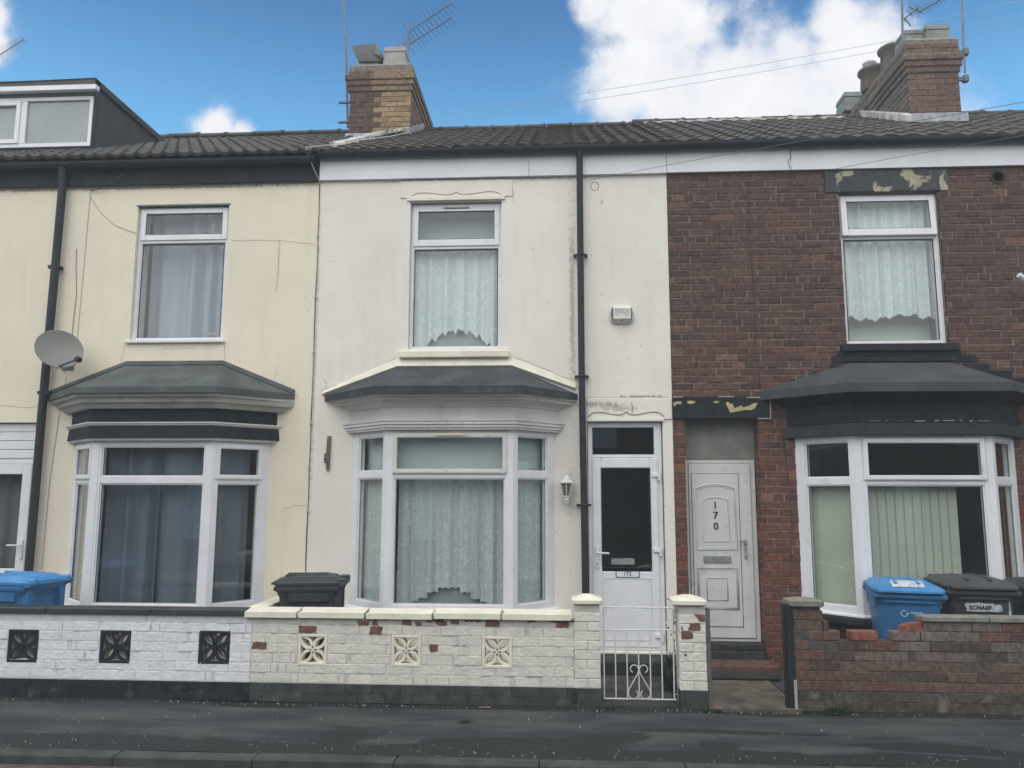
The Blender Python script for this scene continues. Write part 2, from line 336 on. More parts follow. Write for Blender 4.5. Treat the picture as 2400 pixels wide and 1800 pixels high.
def lace_mat(name, net, motif, sc=1.0):
    m, t, ns, ls, P = newmat(name); mk, mth, ramp, mixc, noise, obj = nodes_api(t)
    a = ramp(noise(22*sc, 3, .5, dist=1.6, stretch=(1.5, 1, 1)), .53, .60)
    b = ramp(noise(38*sc, 2, .5, dist=2.2), .57, .62)
    z = mk('ShaderNodeSeparateXYZ', {0: obj}).outputs[2]
    f = mth('MAXIMUM', a, mth('MULTIPLY', b, .7))
    col = mixc(f, c4(net), c4(motif))
    col = mixc(mth('MULTIPLY', ramp(noise(2.0, 3, stretch=(9, 1, .12)), .42, .62), .32), col, c4(net, .66))  # vertical stripes: denser net in the folds plus painted fold shade
    ls.new(col, P.inputs['Base Color']); P.inputs['Roughness'].default_value = .95; P.inputs['Specular IOR Level'].default_value = .1
    return m
MT['lace'] = lace_mat('lace', (.50, .54, .545), (.65, .70, .70))
MT['lace_up'] = lace_mat('lace_up', (.66, .71, .73), (.80, .84, .86), .8)
MT['crack'] = M('crack', (.42, .38, .31), .9, .2, 20, 0)
MT['trim_dark'] = M('trim_dark', (.035, .040, .050), .8, .2, 8, .3, 60, .2)
MT['sky_reflection_grey'] = M('sky_reflection_grey', (.32, .37, .38), .9, .08, 1.5, .05, 200, .1)
MT['net'] = M('net', (.50, .57, .58), .9, .06, 1.5, .05, 200, .1)
MT['board_pale'] = M('board_pale', (.62, .70, .62), .9, .08, 1.5, .05, 200, .1)

def asphalt_mat():
    m, t, ns, ls, P = newmat('asphalt'); mk, mth, ramp, mixc, noise, obj = nodes_api(t)
    s = mk('ShaderNodeSeparateXYZ', {0: obj}); X, Y = s.outputs[0], s.outputs[1]
    base = mixc(ramp(noise(2.2, 6, .6, stretch=(.6, 1.6, 1)), .35, .7), c4((.020, .024, .027)), c4((.058, .064, .063)))
    nz = noise(2.6, 8, .62, stretch=(.55, 1.4, 1))
    # damp, mossy bands: along the foot of the walls, along the kerb, and blotches
    def band(y0, w): return mth('SUBTRACT', 1.0, mth('DIVIDE', mth('ABSOLUTE', mth('SUBTRACT', Y, y0)), w))
    b = mth('MAXIMUM', band(-1.42, .13), band(-2.56, .16))
    for (x0, y0, w, h) in [(-1.55, -2.25, .28, .28), (-.15, -2.35, .75, .2), (.3, -2.2, .35, .16), (1.3, -2.0, .9, .06), (2.5, -2.25, .6, .12), (3.6, -2.45, .9, .25), (1.05, -2.3, .16, .1), (-.72, -1.88, .05, .05), (-3.3, -2.45, .9, .14)]:
        dx = mth('DIVIDE', mth('SUBTRACT', X, x0), w); dy = mth('DIVIDE', mth('SUBTRACT', Y, y0), h)
        b = mth('MAXIMUM', b, mth('SUBTRACT', 1.0, mth('SQRT', mth('ADD', mth('MULTIPLY', dx, dx), mth('MULTIPLY', dy, dy)))))
    wet = ramp(mth('ADD', b, mth('MULTIPLY_ADD', nz, 2.2, -1.05)), .05, .32)
    base = mixc(wet, base, c4((.009, .011, .012)))
    # pale lichen spots gathered towards the kerb
    vo = mk('ShaderNodeTexVoronoi', {'Vector': mk('ShaderNodeMapping', {0: obj, 3: (10, 20, 1)}).outputs[0], 'Scale': 1.0, 'Randomness': 1.0}).outputs['Distance']
    near = ramp(Y, -2.1, -2.5)
    sp = mth('LESS_THAN', mth('ADD', vo, mth('MULTIPLY', noise(40, 3), .25)), mth('MULTIPLY_ADD', mth('MULTIPLY', near, ramp(noise(1.3, 2), .45, .6)), .16, .12))
    base = mixc(mth('MULTIPLY', sp, .5), base, c4((.26, .27, .25)))
    g = noise(160, 3, .7)
    base = mixc(ramp(g, .48, .72, 0, .40), base, c4((.13, .135, .13)))
    base = mixc(ramp(noise(60, 3, .7), .55, .7, 0, .35), base, c4((.018, .02, .021)))
    ls.new(base, P.inputs['Base Color']); P.inputs['Specular IOR Level'].default_value = .3
    ls.new(ramp(wet, 0, 1, .95, .75), P.inputs['Roughness'])
    hh = mth('ADD', mth('MULTIPLY', g, .5), mth('MULTIPLY', noise(5, 5), 2.0))
    bp = mk('ShaderNodeBump', {'Strength': .7, 'Distance': .006, 'Height': hh}); ls.new(bp.outputs[0], P.inputs['Normal'])
    return m
MT['asphalt'] = asphalt_mat()
MT['felt_brown_hazed'] = M('felt_brown_hazed', (.115, .108, .102), .9, .2, 3.5, .4, 200, .2)  # brown felt made lighter, haze put into its colour
MT['plinth_black'] = M('plinth_black', (.018, .020, .023), .9, .35, 7, .8, 50, .2, dirt=.8, dirtcol=(.075, .075, .072), dscale=8, dthr=.55)
MT['kerb'] = M('kerb', (.052, .056, .055), .9, .3, 5, .6, 120, .25, dirt=.5, dirtcol=(.05, .05, .048), dscale=4, dthr=.55)
MT['road'] = M('road', (.090, .075, .065), .9, .3, 6, .8, 140, .25, dirt=.6, dirtcol=(.05, .048, .045), dscale=5, dthr=.5)
# ------------------------------------------------------------------ geometry builders
def wall(mb, x0, x1, z0, z1, y, yb, holes):
    xs = sorted({x0, x1, *[h[0] for h in holes], *[h[1] for h in holes]}); zs = sorted({z0, z1, *[h[2] for h in holes], *[h[3] for h in holes]})
    for i in range(len(xs)-1):
        for j in range(len(zs)-1):
            cx, cz = (xs[i]+xs[i+1])/2, (zs[j]+zs[j+1])/2
            if any(h[0] < cx < h[1] and h[2] < cz < h[3] for h in holes): continue
            mb.face([(xs[i], y, zs[j]), (xs[i+1], y, zs[j]), (xs[i+1], y, zs[j+1]), (xs[i], y, zs[j+1])])
            mb.face([(xs[i], yb, zs[j+1]), (xs[i+1], yb, zs[j+1]), (xs[i+1], yb, zs[j]), (xs[i], yb, zs[j])])
    for a, b, c, d in holes:
        mb.face([(a, y, c), (a, y, d), (a, yb, d), (a, yb, c)]); mb.face([(b, y, d), (b, y, c), (b, yb, c), (b, yb, d)])
        mb.face([(a, y, d), (b, y, d), (b, yb, d), (a, yb, d)]); mb.face([(b, y, c), (a, y, c), (a, yb, c), (b, yb, c)])
    return mb
def bricks(mb, T, u0, u1, z0, z1, holes, colf, seed=1, course=.0735, L=.225, hdr=6, gap=.009, vgap=1.0, prot=.006, jit=.0015, top=None, depth=.02):
    rnd = random.Random(seed); n = int(round((z1-z0)/course))
    for r in range(n):
        a, b = z0+r*course+gap/2, z0+(r+1)*course-gap/2; vg = gap*vgap
        if b > z1+.001: break
        mid = (a+b)/2
        iv = [(u0, u1)]
        for h in holes:
            if h[2]-.01 < mid < h[3]+.01:
                nv = []
                for s, e in iv:
                    if h[1] <= s or h[0] >= e: nv.append((s, e)); continue
                    if h[0] > s: nv.append((s, h[0]))
                    if h[1] < e: nv.append((h[1], e))
                iv = nv
        ln = L/2 if hdr and r % hdr == hdr-2 else L
        off = -L/4 if ln < L else (0 if r % 2 else -L/2)
        k = u0+off-L
        while k < u1:
            jx = rnd.uniform(-.004, .004); p, q = k+vg/2+jx, k+ln-vg/2+jx; k += ln
            for s, e in iv:
                pp, qq = max(p, s), min(q, e)
                if qq-pp < .025: continue
                if top and not top((pp+qq)/2, b): continue
                w = prot+rnd.uniform(-jit, jit)*2; c = .004
                dz = rnd.uniform(-.0015, .0015); A, B = a+dz, b+dz
                mb.cc = colf((pp+qq)/2, mid, rnd)
                tilt = rnd.uniform(-.001, .001)
                o = [T(pp, A, -depth), T(qq, A, -depth), T(qq, B, -depth), T(pp, B, -depth)]
                m = [T(pp, A, w-c), T(qq, A, w-c), T(qq, B, w-c), T(pp, B, w-c)]
                f = [T(pp+c, A+c, w+tilt), T(qq-c, A+c, w-tilt), T(qq-c, B-c, w-tilt), T(pp+c, B-c, w+tilt)]
                fs = [(8, 9, 10, 11)]
                for i in range(4):
                    j = (i+1) % 4; fs += [(i, j, 4+j, 4+i), (4+i, 4+j, 8+j, 8+i)]
                mb.mesh(o+m+f, fs)
    mb.cc = None
    return mb
def shell(root, x0, x1, mat):
    b = MB()
    b.face([(x0, .30, 0), (x0, .30, 5.2), (x0, 7, 5.2), (x0, 7, 0)]); b.face([(x1, .30, 0), (x1, 7, 0), (x1, 7, 5.2), (x1, .30, 5.2)]); b.face([(x0, 7, 0), (x0, 7, 5.2), (x1, 7, 5.2), (x1, 7, 0)])
    return b.build('rear_walls', mat, root)
def ring(mb, x0, x1, z0, z1, y0, y1, w, b=0.0):
    # rectangular frame lying in the XZ plane, rails butted between stiles
    wl, wr, wb, wt = w if isinstance(w, tuple) else (w,)*4
    mb.box(x0, x0+wl, y0, y1, z0, z1, b); mb.box(x1-wr, x1, y0, y1, z0, z1, b)
    mb.box(x0+wl, x1-wr, y0+.001, y1, z1-wt, z1, b); mb.box(x0+wl, x1-wr, y0+.001, y1, z0, z0+wb, b)
def room(root, parent_name, x0, x1, z0, z1, y0, y1, mat):
    b = MB()
    b.face([(x0, y1, z0), (x1, y1, z0), (x1, y1, z1), (x0, y1, z1)])
    b.face([(x0, y0, z0), (x0, y1, z0), (x0, y1, z1), (x0, y0, z1)]); b.face([(x1, y0, z0), (x1, y1, z0), (x1, y1, z1), (x1, y0, z1)])
    b.face([(x0, y0, z0), (x1, y0, z0), (x1, y1, z0), (x0, y1, z0)]); b.face([(x0, y0, z1), (x1, y0, z1), (x1, y1, z1), (x0, y1, z1)])
    return b.build(parent_name, mat, root)
def curtain(name, mat, parent, A, B, z0, z1, amp=.02, waves=9, seed=0, bottom=None, n=160, inward=0.0):
    rnd = random.Random(seed); A = Vector((A[0], A[1], 0)); B = Vector((B[0], B[1], 0)); d = B-A; nrm = Vector((d.y, -d.x, 0)).normalized()
    ph = [rnd.uniform(0, 6.28) for _ in range(4)]
    cols = []
    for i in range(n+1):
        t = i/n; tw = t+.02*math.sin(5*t+ph[0])
        w = amp*(math.sin(2*math.pi*waves*tw+ph[1])+.45*math.sin(2*math.pi*waves*1.73*tw+ph[2])+.35*math.sin(2*math.pi*waves*.41*t+ph[3]))
        zb = bottom(A.lerp(B, t).x) if bottom else z0
        cols.append((A.lerp(B, t), w, zb))
    mb = MB(); vs = []; K = 6
    for p, w, zb in cols:
        for k in range(K+1):
            q = p+nrm*w*(.55+.45*(1-k/K)); vs.append((q.x, q.y, zb+(z1-zb)*k/K))
    fs = [(i*(K+1)+k, (i+1)*(K+1)+k, (i+1)*(K+1)+k+1, i*(K+1)+k+1) for i in range(n) for k in range(K)]
    mb.mesh(vs, fs, True); return mb.build(name, mat, parent)
def pane(parent, O, ux, uy, a0, a1, w, z0, z1, mat='glass'):
    p = MB(); p.obox(O, ux, uy, a0, a1, w-.004, w, z0, z1)
    return p.build('pane', MT[mat], parent)
def seal(mb, O, ux, uy, a0, a1, w, z0, z1, t=.007):
    for q in ((a0-t, a0, z0-t, z1+t), (a1, a1+t, z0-t, z1+t), (a0, a1, z0-t, z0), (a0, a1, z1, z1+t)):
        mb.obox(O, ux, uy, q[0], q[1], w-.01, w+.003, q[2], q[3])

def window(root, x0, x1, z0, z1, y, zt, top_open=0.0, label=None, vent=False, sm=.035, lp=None, tp=None):
    """white uPVC window: fixed lower light, top-hung upper sash. zt = transom centre."""
    X = (1, 0); Y = (0, 1)
    f = MB(); ring(f, x0, x1, z0, z1, y, y+.07, sm, .004)
    f.box(x0+sm, x1-sm, y+.002, y+.07, zt-.022, zt+.022, .004)
    # inner step beads
    a0, a1, b0, b1 = lp
    for q in ((x0+sm, a0, z0+sm, b1+.02), (a1, x1-sm, z0+sm, b1+.02)): f.box(q[0], q[1], y+.014, y+.06, q[2], q[3])
    f.box(a0, a1, y+.014, y+.06, z0+sm, b0); f.box(a0, a1, y+.014, y+.06, b1, zt-.022)
    fr = f.build('window', MT['upvc'], root, label)
    s = MB(); seal(s, (0, y+.03), X, Y, a0, a1, -.012, b0, b1); 
    s.build('glazing_seal', MT['upvc_seal'], fr)
    p = MB(); p.box(a0, a1, y+.03, y+.034, b0, b1); p.build('pane', MT['glass'], fr)
    # upper sash: own pivot at its top edge
    t0, t1, c0, c1 = tp
    piv = Vector((0, y-.012, z1-.03)); s0, s1, s2, s3 = x0+.022, x1-.022, zt+.008, z1-.016
    g = MB()
    w = (t0-s0, s1-t1, c0-s2, s3-c1); ring(g, s0, s1, s2, s3, y-.014, y+.03, w, .006)
    hx = MB(); seal(hx, (0, y), X, Y, t0, t1, -.002, c0, c1)
    pp = MB(); pp.box(t0, t1, y+.006, y+.010, c0, c1)
    objs = [g.build('sash', MT['upvc'], fr), hx.build('glazing_seal', MT['upvc_seal'], fr), pp.build('pane', MT['glass'], fr)]
    if vent:
        q = MB(); xc = (x0+x1)/2; q.box(xc-.14, xc+.14, y-.030, y-.0145, z1-.058, z1-.040, .006); q.build('trickle_vent', MT['sill_grey'], fr)
    if top_open:
        off = WLOC[fr.name]; pv = piv-off
        Mx = Matrix.Translation(pv) @ Matrix.Rotation(top_open, 4, 'X') @ Matrix.Translation(-pv)
        for o in objs: o.data.transform(Mx)
    return fr

def plan_fn(xl, fl, fr_, xr, d, cl=-99, cr=99):
    A = [Vector((xl, 0)), Vector((fl, -d)), Vector((fr_, -d)), Vector((xr, 0))]
    def off(o):
        e = [(A[i+1]-A[i]).normalized() for i in range(3)]; n = [Vector((q.y, -q.x)) for q in e]
        res = []
        # ends slide along the wall line y=0
        res.append(Vector((A[0].x + (n[0]*o).x - e[0].x*((n[0]*o).y)/e[0].y, 0)))
        for i in (1, 2):
            bis = (n[i-1]+n[i]).normalized(); res.append(A[i]+bis*(o/bis.dot(n[i])))
        res.append(Vector((A[3].x + (n[2]*o).x - e[2].x*((n[2]*o).y)/e[2].y, 0)))
        res[0].x = max(res[0].x, cl); res[3].x = min(res[3].x, cr)
        return res
    return A, off
def sweep(mb, off, prof, sm=False):
    loops = []
    pl = {}
    for i in range(4):
        loops.append([(off(o)[i].x, off(o)[i].y, z) for o, z in prof])
    mb.loft(loops, True, sm); return mb
def edge_frame(P, Q):
    ux = (Q-P).normalized(); return (P.x, P.y), (ux.x, ux.y), (ux.y, -ux.x), (Q-P).length
def bay_panel(bay, fmb, P, Q, z0, z1, ml, mr, mb_, mt, tz0, tz1, sash, sashmat='upvc', vent=False, st=.045, low_sash=False):
    """one flat panel of a bay between plan points P, Q; uy points outward"""
    O, ux, uy, Ln = edge_frame(P, Q)
    fmb.obox(O, ux, uy, 0, ml, -.075, 0, z0, z1); fmb.obox(O, ux, uy, Ln-mr, Ln, -.075, 0, z0, z1)
    fmb.obox(O, ux, uy, ml, Ln-mr, -.075, -.003, z0, z0+mb_); fmb.obox(O, ux, uy, ml, Ln-mr, -.075, -.003, z1-mt, z1)
    fmb.obox(O, ux, uy, ml, Ln-mr, -.075, -.003, tz0, tz1)
    # glazing beads (stepped back)
    bd = .014
    def beads(a0, a1, c0, c1):
        for q in ((a0, a0+bd, c0, c1), (a1-bd, a1, c0, c1), (a0+bd, a1-bd, c0, c0+bd), (a0+bd, a1-bd, c1-bd, c1)):
            fmb.obox(O, ux, uy, q[0], q[1], -.06, -.014, q[2], q[3])
    s = MB()
    beads(ml, Ln-mr, z0+mb_, tz0); pane(bay, O, ux, uy, ml+bd, Ln-mr-bd, -.034, z0+mb_+bd, tz0-bd); seal(s, O, ux, uy, ml+bd, Ln-mr-bd, -.024, z0+mb_+bd, tz0-bd)
    if sash:
        g = MB(); a0, a1, c0, c1 = ml-.02, Ln-mr+.02, tz1-.022, z1-mt+.022
        for q in ((a0, a0+st, c0, c1), (a1-st, a1, c0, c1), (a0+st, a1-st, c0, c0+st), (a0+st, a1-st, c1-st, c1)):
            g.obox(O, ux, uy, q[0], q[1], -.03, .016, q[2], q[3])
            g.obox(O, ux, uy, q[0]+.008, q[1]-.008, .016, .022, q[2]+.008, q[3]-.008)
        g.build('sash', MT[sashmat], bay)
        pane(bay, O, ux, uy, a0+st, a1-st, -.006, c0+st, c1-st); seal(s, O, ux, uy, a0+st, a1-st, .002, c0+st, c1-st)
        if vent:
            v = MB(); v.obox(O, ux, uy, Ln/2-.13, Ln/2+.13, .022, .040, c1-.026, c1-.008); v.build('trickle_vent', MT['coping_cream'], bay)
    else:
        beads(ml, Ln-mr, tz1, z1-mt); pane(bay, O, ux, uy, ml+bd, Ln-mr-bd, -.034, tz1+bd, z1-mt-bd); seal(s, O, ux, uy, ml+bd, Ln-mr-bd, -.024, tz1+bd, z1-mt-bd)
    s.build('glazing_seal', MT['upvc_seal'], bay)

def roof(name, root, mat, x0, x1, ye, ze, yr, zr, pitch_u, prof, gauge=.33, seed=1, sag=0.0, step=.014):
    rnd = random.Random(seed)
    S = math.hypot(yr-ye, zr-ze); dy, dz = (yr-ye)/S, (zr-ze)/S; ny, nz = -dz, dy
    n = int(S/gauge)+1; nu = int((x1-x0)/pitch_u*8); us = [x0+(x1-x0)*i/nu for i in range(nu+1)]
    rows = []
    for c in range(n):
        s0, s1 = c*gauge, min((c+1)*gauge+.012, S)
        jit = {}
        for s, h in ((s0, -.02), (s0, step), (s1, .002)):
            row = []
            for u in us:
                k = int((u-x0)/pitch_u); j = jit.setdefault(k, rnd.uniform(-.004, .004))
                hh = h+(prof((u-x0)/pitch_u % 1.0)+j if h > -.01 else prof((u-x0)/pitch_u % 1.0)*.8)
                sg = -sag*math.sin(math.pi*(u-x0)/(x1-x0))*(s/S)
                row.append((u, ye+dy*s+ny*hh, ze+dz*s+nz*hh+sg))
            rows.append(row)
    mb = MB(); vs = [p for r in rows for p in r]; w = nu+1
    mb.mesh(vs, [(r*w+i, r*w+i+1, (r+1)*w+i+1, (r+1)*w+i) for r in range(len(rows)-1) for i in range(nu)])
    # back slope and closing
    mb.face([(x1, yr, zr), (x0, yr, zr), (x0, yr*2-ye, ze), (x1, yr*2-ye, ze)])
    mb.face([(x0, ye+.03, ze-.03), (x1, ye+.03, ze-.03), (x1, yr, zr-.03), (x0, yr, zr-.03)])
    return mb.build(name, mat, root)
def p_roman(t): return .024*math.sin(math.pi*min(1, t/.5))**.8 if t < .5 else 0.0
def p_pan(t): return .0105*(math.sin(2*math.pi*t)+.3*math.sin(4*math.pi*t+.8))
def ridge(root, mat, x0, x1, y, z, r=.11, L=.45, seed=3):
    rnd = random.Random(seed); mb = MB(); x = x0
    while x < x1-.01:
        e = min(x+L-.01, x1); dz = rnd.uniform(-.008, .008)
        for (a, b, k) in ((x, e-.05, 1.0), (e-.05, e, 1.12)):
            loops = []
            for xx in (a, b):
                loops.append([(xx, y+r*k*math.cos(math.pi*i/8)*1.15, z+dz-.03+r*k*math.sin(math.pi*i/8)) for i in range(9)])
            mb.loft(loops, True, True)
        x += L
    return mb.build('ridge_tiles', mat, root)
def gutter(root, x0, x1, y, z, r=.055, mat='black_plastic', name='gutter', brackets=True):
    mb = MB(); pts = [(y+r*math.cos(math.pi+math.pi*i/8), z+r*math.sin(math.pi+math.pi*i/8)) for i in range(9)]
    pts = pts+[(y+r*.9*math.cos(2*math.pi-math.pi*i/8), z+.004+r*.9*math.sin(2*math.pi-math.pi*i/8)) for i in range(9)]
    mb.loft([[(x0, a, b) for a, b in pts], [(x1, a, b) for a, b in pts]])
    g = mb.build(name, MT[mat], root)
    if brackets:
        x = x0+.35
        while x < x1:
            q = MB(); pp = [(y+(r+.006)*math.cos(math.pi+math.pi*i/8), z+(r+.006)*math.sin(math.pi+math.pi*i/8)) for i in range(9)]
            pi = [(y+(r+.001)*math.cos(2*math.pi-math.pi*i/8), z+(r+.001)*math.sin(2*math.pi-math.pi*i/8)) for i in range(9)]
            q.loft([[(x-.014, a, b) for a, b in pp+pi], [(x+.014, a, b) for a, b in pp+pi]]); x += .92; q.build('gutter_bracket', MT[mat], g)
    return g
def downpipe(root, pts, r, clips, mat='black_plastic', collars=()):
    mb = MB(); mb.tube(pts, r, 14)
    for z in collars:
        x, y = pts[-1][0], pts[-1][1]; mb.lathe([(r+.001, z), (r+.007, z+.004), (r+.007, z+.05), (r+.001, z+.055)], (x, y), 14)
    p = mb.build('downpipe', MT[mat], root)
    for z in clips:
        c = MB(); x, y = pts[-1][0], pts[-1][1]
        c.lathe([(r+.001, z-.012), (r+.006, z-.012), (r+.006, z+.012), (r+.001, z+.012)], (x, y), 14)
        for s in (-1, 1): c.box(x+s*(r+.022)-.018, x+s*(r+.022)+.018, y+.005, y+r+.008, z-.012, z+.012)
        c.build('pipe_clip', MT[mat], p)
    return p
def text_mesh(name, body, size, mat, parent, loc, rot=(R(90), 0, 0), depth=.002, bold=0.0, align='CENTER', sx=1.0):
    cu = D.curves.new('txt', 'FONT'); cu.body = body; cu.size = size; cu.extrude = depth; cu.offset = bold; cu.align_x = align; cu.align_y = 'CENTER'; cu.resolution_u = 3
    o = D.objects.new('txt', cu); COL.objects.link(o)
    bpy.context.view_layer.update()
    me = D.meshes.new_from_object(o.evaluated_get(bpy.context.evaluated_depsgraph_get()))
    COL.objects.unlink(o); D.objects.remove(o)
    from mathutils import Euler
    Mx = Matrix.Translation(Vector(loc)-WLOC[parent.name]) @ Euler(rot).to_matrix().to_4x4() @ Matrix.Diagonal((sx, 1, 1, 1))
    me.transform(Mx); me.name = name; me.materials.clear(); me.materials.append(mat)
    q = D.objects.new(name, me); COL.objects.link(q); q.parent = parent; WLOC[q.name] = WLOC[parent.name].copy()
    return q
def polyface(mb, pts, y, th=.004):
    """closed outline (x,z) extruded from y to y+th"""
    mb.loft([[(x, y, z) for x, z in pts], [(x, y+th, z) for x, z in pts]])
def ragged(xc, zc, w, h, seed, n=16):
    rnd = random.Random(seed); return [(xc+w*.5*math.cos(6.283*i/n)*rnd.uniform(.72, 1.12), zc+h*.5*math.sin(6.283*i/n)*rnd.uniform(.72, 1.12)) for i in range(n)]
X_ = (1, 0); Y_ = (0, 1)
# ================================================================== SETTING
ROADZ = -0.065
g = MB(); g.face([(-60, -90, ROADZ-.08), (60, -90, ROADZ-.08), (60, 60, ROADZ-.08), (-60, 60, ROADZ-.08)])
g = g.build('ground', MT['ground_yard']); tag(g, kind='structure')
r_ = MB(); r_.box(-40, 40, -10.5, -2.80, ROADZ-.06, ROADZ); ro = r_.build('road', MT['road']); tag(ro, kind='structure')
pv = MB()
nx, ny = 120, 14
rnd = random.Random(5)
vs = []
for j in range(ny+1):
    for i in range(nx+1):
        x = -12+24*i/nx; y = -2.665+(1.30)*j/ny
        vs.append((x, y, .006*math.sin(x*1.7+y*3)+.005*math.sin(x*4.1-y*2.2)))
pv.mesh(vs, [(j*(nx+1)+i, j*(nx+1)+i+1, (j+1)*(nx+1)+i+1, (j+1)*(nx+1)+i) for j in range(ny) for i in range(nx)], True)
pv = pv.build('pavement', MT['asphalt']); tag(pv, kind='structure')
k = MB(); x = -10.2; rnd = random.Random(8)
joints = []
while x < 10:
    e = x+.915; dz = rnd.uniform(-.005, .005); k.box(x+.003, e-.003, -2.80+rnd.uniform(-.004, .004), -2.666, ROADZ-.02, .008+dz, .006); x = e
kb = k.build('kerb', MT['kerb']); tag(kb, kind='structure')
fp = MB(); fp.box(-40, 40, -3.02, -2.802, ROADZ-.02, ROADZ+.012, .004); ch = fp.build('gutter_channel', MT['road']); tag(ch, kind='structure')
pf = MB(); pf.box(-12, 12, -10.9, -10.5, ROADZ-.05, .0); pf.box(-12, 12, -13, -10.9, ROADZ-.05, .01); o = pf.build('far_pavement', MT['asphalt']); tag(o, kind='structure')
yd = MB()
yd.box(-8, -2.56, -1.30, .02, -.05, .02); yd.box(-2.52, .93, -1.38, .02, -.05, .02); yd.box(1.90, 6.5, -1.28, .02, -.05, .015)
yo = yd.build('yard_ground', MT['ground_yard']); tag(yo, kind='structure')
pt = MB(); pt.box(1.18, 1.88, -1.44, .02, -.05, .024, .006); po = pt.build('path', MT['path_brown']); tag(po, kind='structure')

ZE, YE, YR, ZR = 5.31, -.13, 3.5, 7.25
# ================================================================== CREAM HOUSE
C0, C1 = -9.2, -2.553
H = empty('terraced_house', (-6.6, 0, 0), 'cream rendered terraced house with black fascia, green felt bay roof and a dormer', 'house', 'terraced houses in the row')
HC = H
holes = [(-4.555, -3.540, 3.275, 4.775), (-6.50, -5.47, .10, 2.415), (-5.02, -2.99, .50, 2.60)]
m = MB(); wall(m, C0, C1, 0, 5.32, 0, .28, holes)
wl = m.build('wall', MT['cream_render'], H)
# fascia board, gutter, roof
m = MB(); m.box(C0, C1-.002, -.035, -.002, 5.008, 5.31); m.box(C0, C1-.002, -.045, -.036, 5.0, 5.03)
m.build('fascia', MT['black_paint'], H)
gutter(H, C0, C1-.02, -.10, 5.235, .06)
rf = roof('roof', H, MT['tile_black'], C0, C1+.06, YE-.05, ZE-.035, YR, ZR-.02, .150, p_roman, .33, 4, .03)
ridge(rf, MT['tile_black'], C0, C1, YR, ZR-.015, r=.085)
# back body of the house so that it has real depth
shell(H, C0, C1-.01, MT['cream_render'])
# upper window
w = window(H, -4.553, -3.542, 3.285, 4.765, .045, 4.385, vent=False, lp=(-4.495, -3.600, 3.325, 4.350), tp=(-4.470, -3.625, 4.460, 4.690))
m = MB(); m.box(-4.585, -3.515, -.035, .045, 3.252, 3.284, .005); m.build('sill', MT['upvc'], w)
m = MB(); m.box(-4.572, -3.528, -.006, .04, 4.768, 4.784); m.build('drip', MT['steel_dark'], w)
curtain('curtain', MT['curtain_sheer'], w, (-4.50, .24), (-3.85, .24), 3.3, 4.75, .04, 2.2, 3)
curtain('curtain', MT['curtain_sheer'], w, (-3.86, .20), (-3.58, .20), 3.3, 4.75, .03, 1.6, 6)
m = MB(); polyface(m, [(-3.78, 3.35), (-3.64, 3.35), (-3.64, 3.375), (-3.78, 3.375)], .072, .001); m.build('sticker', MT['sill_grey'], w)
room(w, 'room', -4.56, -3.53, 3.27, 4.78, .28, 1.6, MT['room'])
# front door at the far left
m = MB(); ring(m, -6.50, -5.475, .12, 2.03, .05, .11, (.05, .05, .06, .05), .004)
dr = m.build('door', MT['upvc'], H, 'white door with one tall dark pane under ribbed white boards')
m = MB(); ring(m, -6.44, -5.535, .18, 1.975, .035, .075, (.10, .10, .72, .105), .006); m.box(-6.34, -5.635, .05, .07, .30, .86, .004); m.build('door_leaf', MT['upvc'], dr)
m = MB(); m.box(-6.34, -5.635, .055, .059, .90, 1.87); m.build('pane', MT['glass'], dr)
m = MB(); seal(m, (0, .05), X_, (0, -1), -6.34, -5.635, .002, .90, 1.87); m.build('glazing_seal', MT['upvc_seal'], dr)
for i in range(4):
    m = MB(); m.box(-6.50, -5.475, .045, .10, 2.035+i*.094, 2.125+i*.094, .008); m.build('overdoor_board', MT['upvc'], dr)
m = MB(); m.box(-5.585, -5.555, .018, .034, 1.0, 1.20, .006); m.tube([(-5.57, .02, 1.14), (-5.57, -.02, 1.14), (-5.70, -.02, 1.14)], .009, 8); m.build('handle', MT['upvc'], dr)
m = MB(); m.box(-6.1, -5.70, .026, .036, .80, .865, .003); m.box(-6.07, -5.73, .020, .027, .815, .85, .002); m.build('letterbox', MT['upvc'], dr)
room(dr, 'room', -6.5, -5.47, .1, 2.42, .28, 1.5, MT['room_dark'])
curtain('curtain', MT['room'], dr, (-6.35, .22), (-5.64, .22), .88, 1.9, .02, 4, 8)
# downpipe between door and bay
downpipe(H, [(-5.38, -.10, 5.24), (-5.38, -.075, 5.02), (-5.385, -.075, 4.2), (-5.40, -.075, 2.5), (-5.40, -.075, .02)], .042, [], collars=())
for z in (4.08, 2.72):
    m = MB(); m.box(-5.395-.062, -5.395+.062, -.1, -.012, z-.018, z+.018, .004); m.build('pipe_clip', MT['black_plastic'], HC)

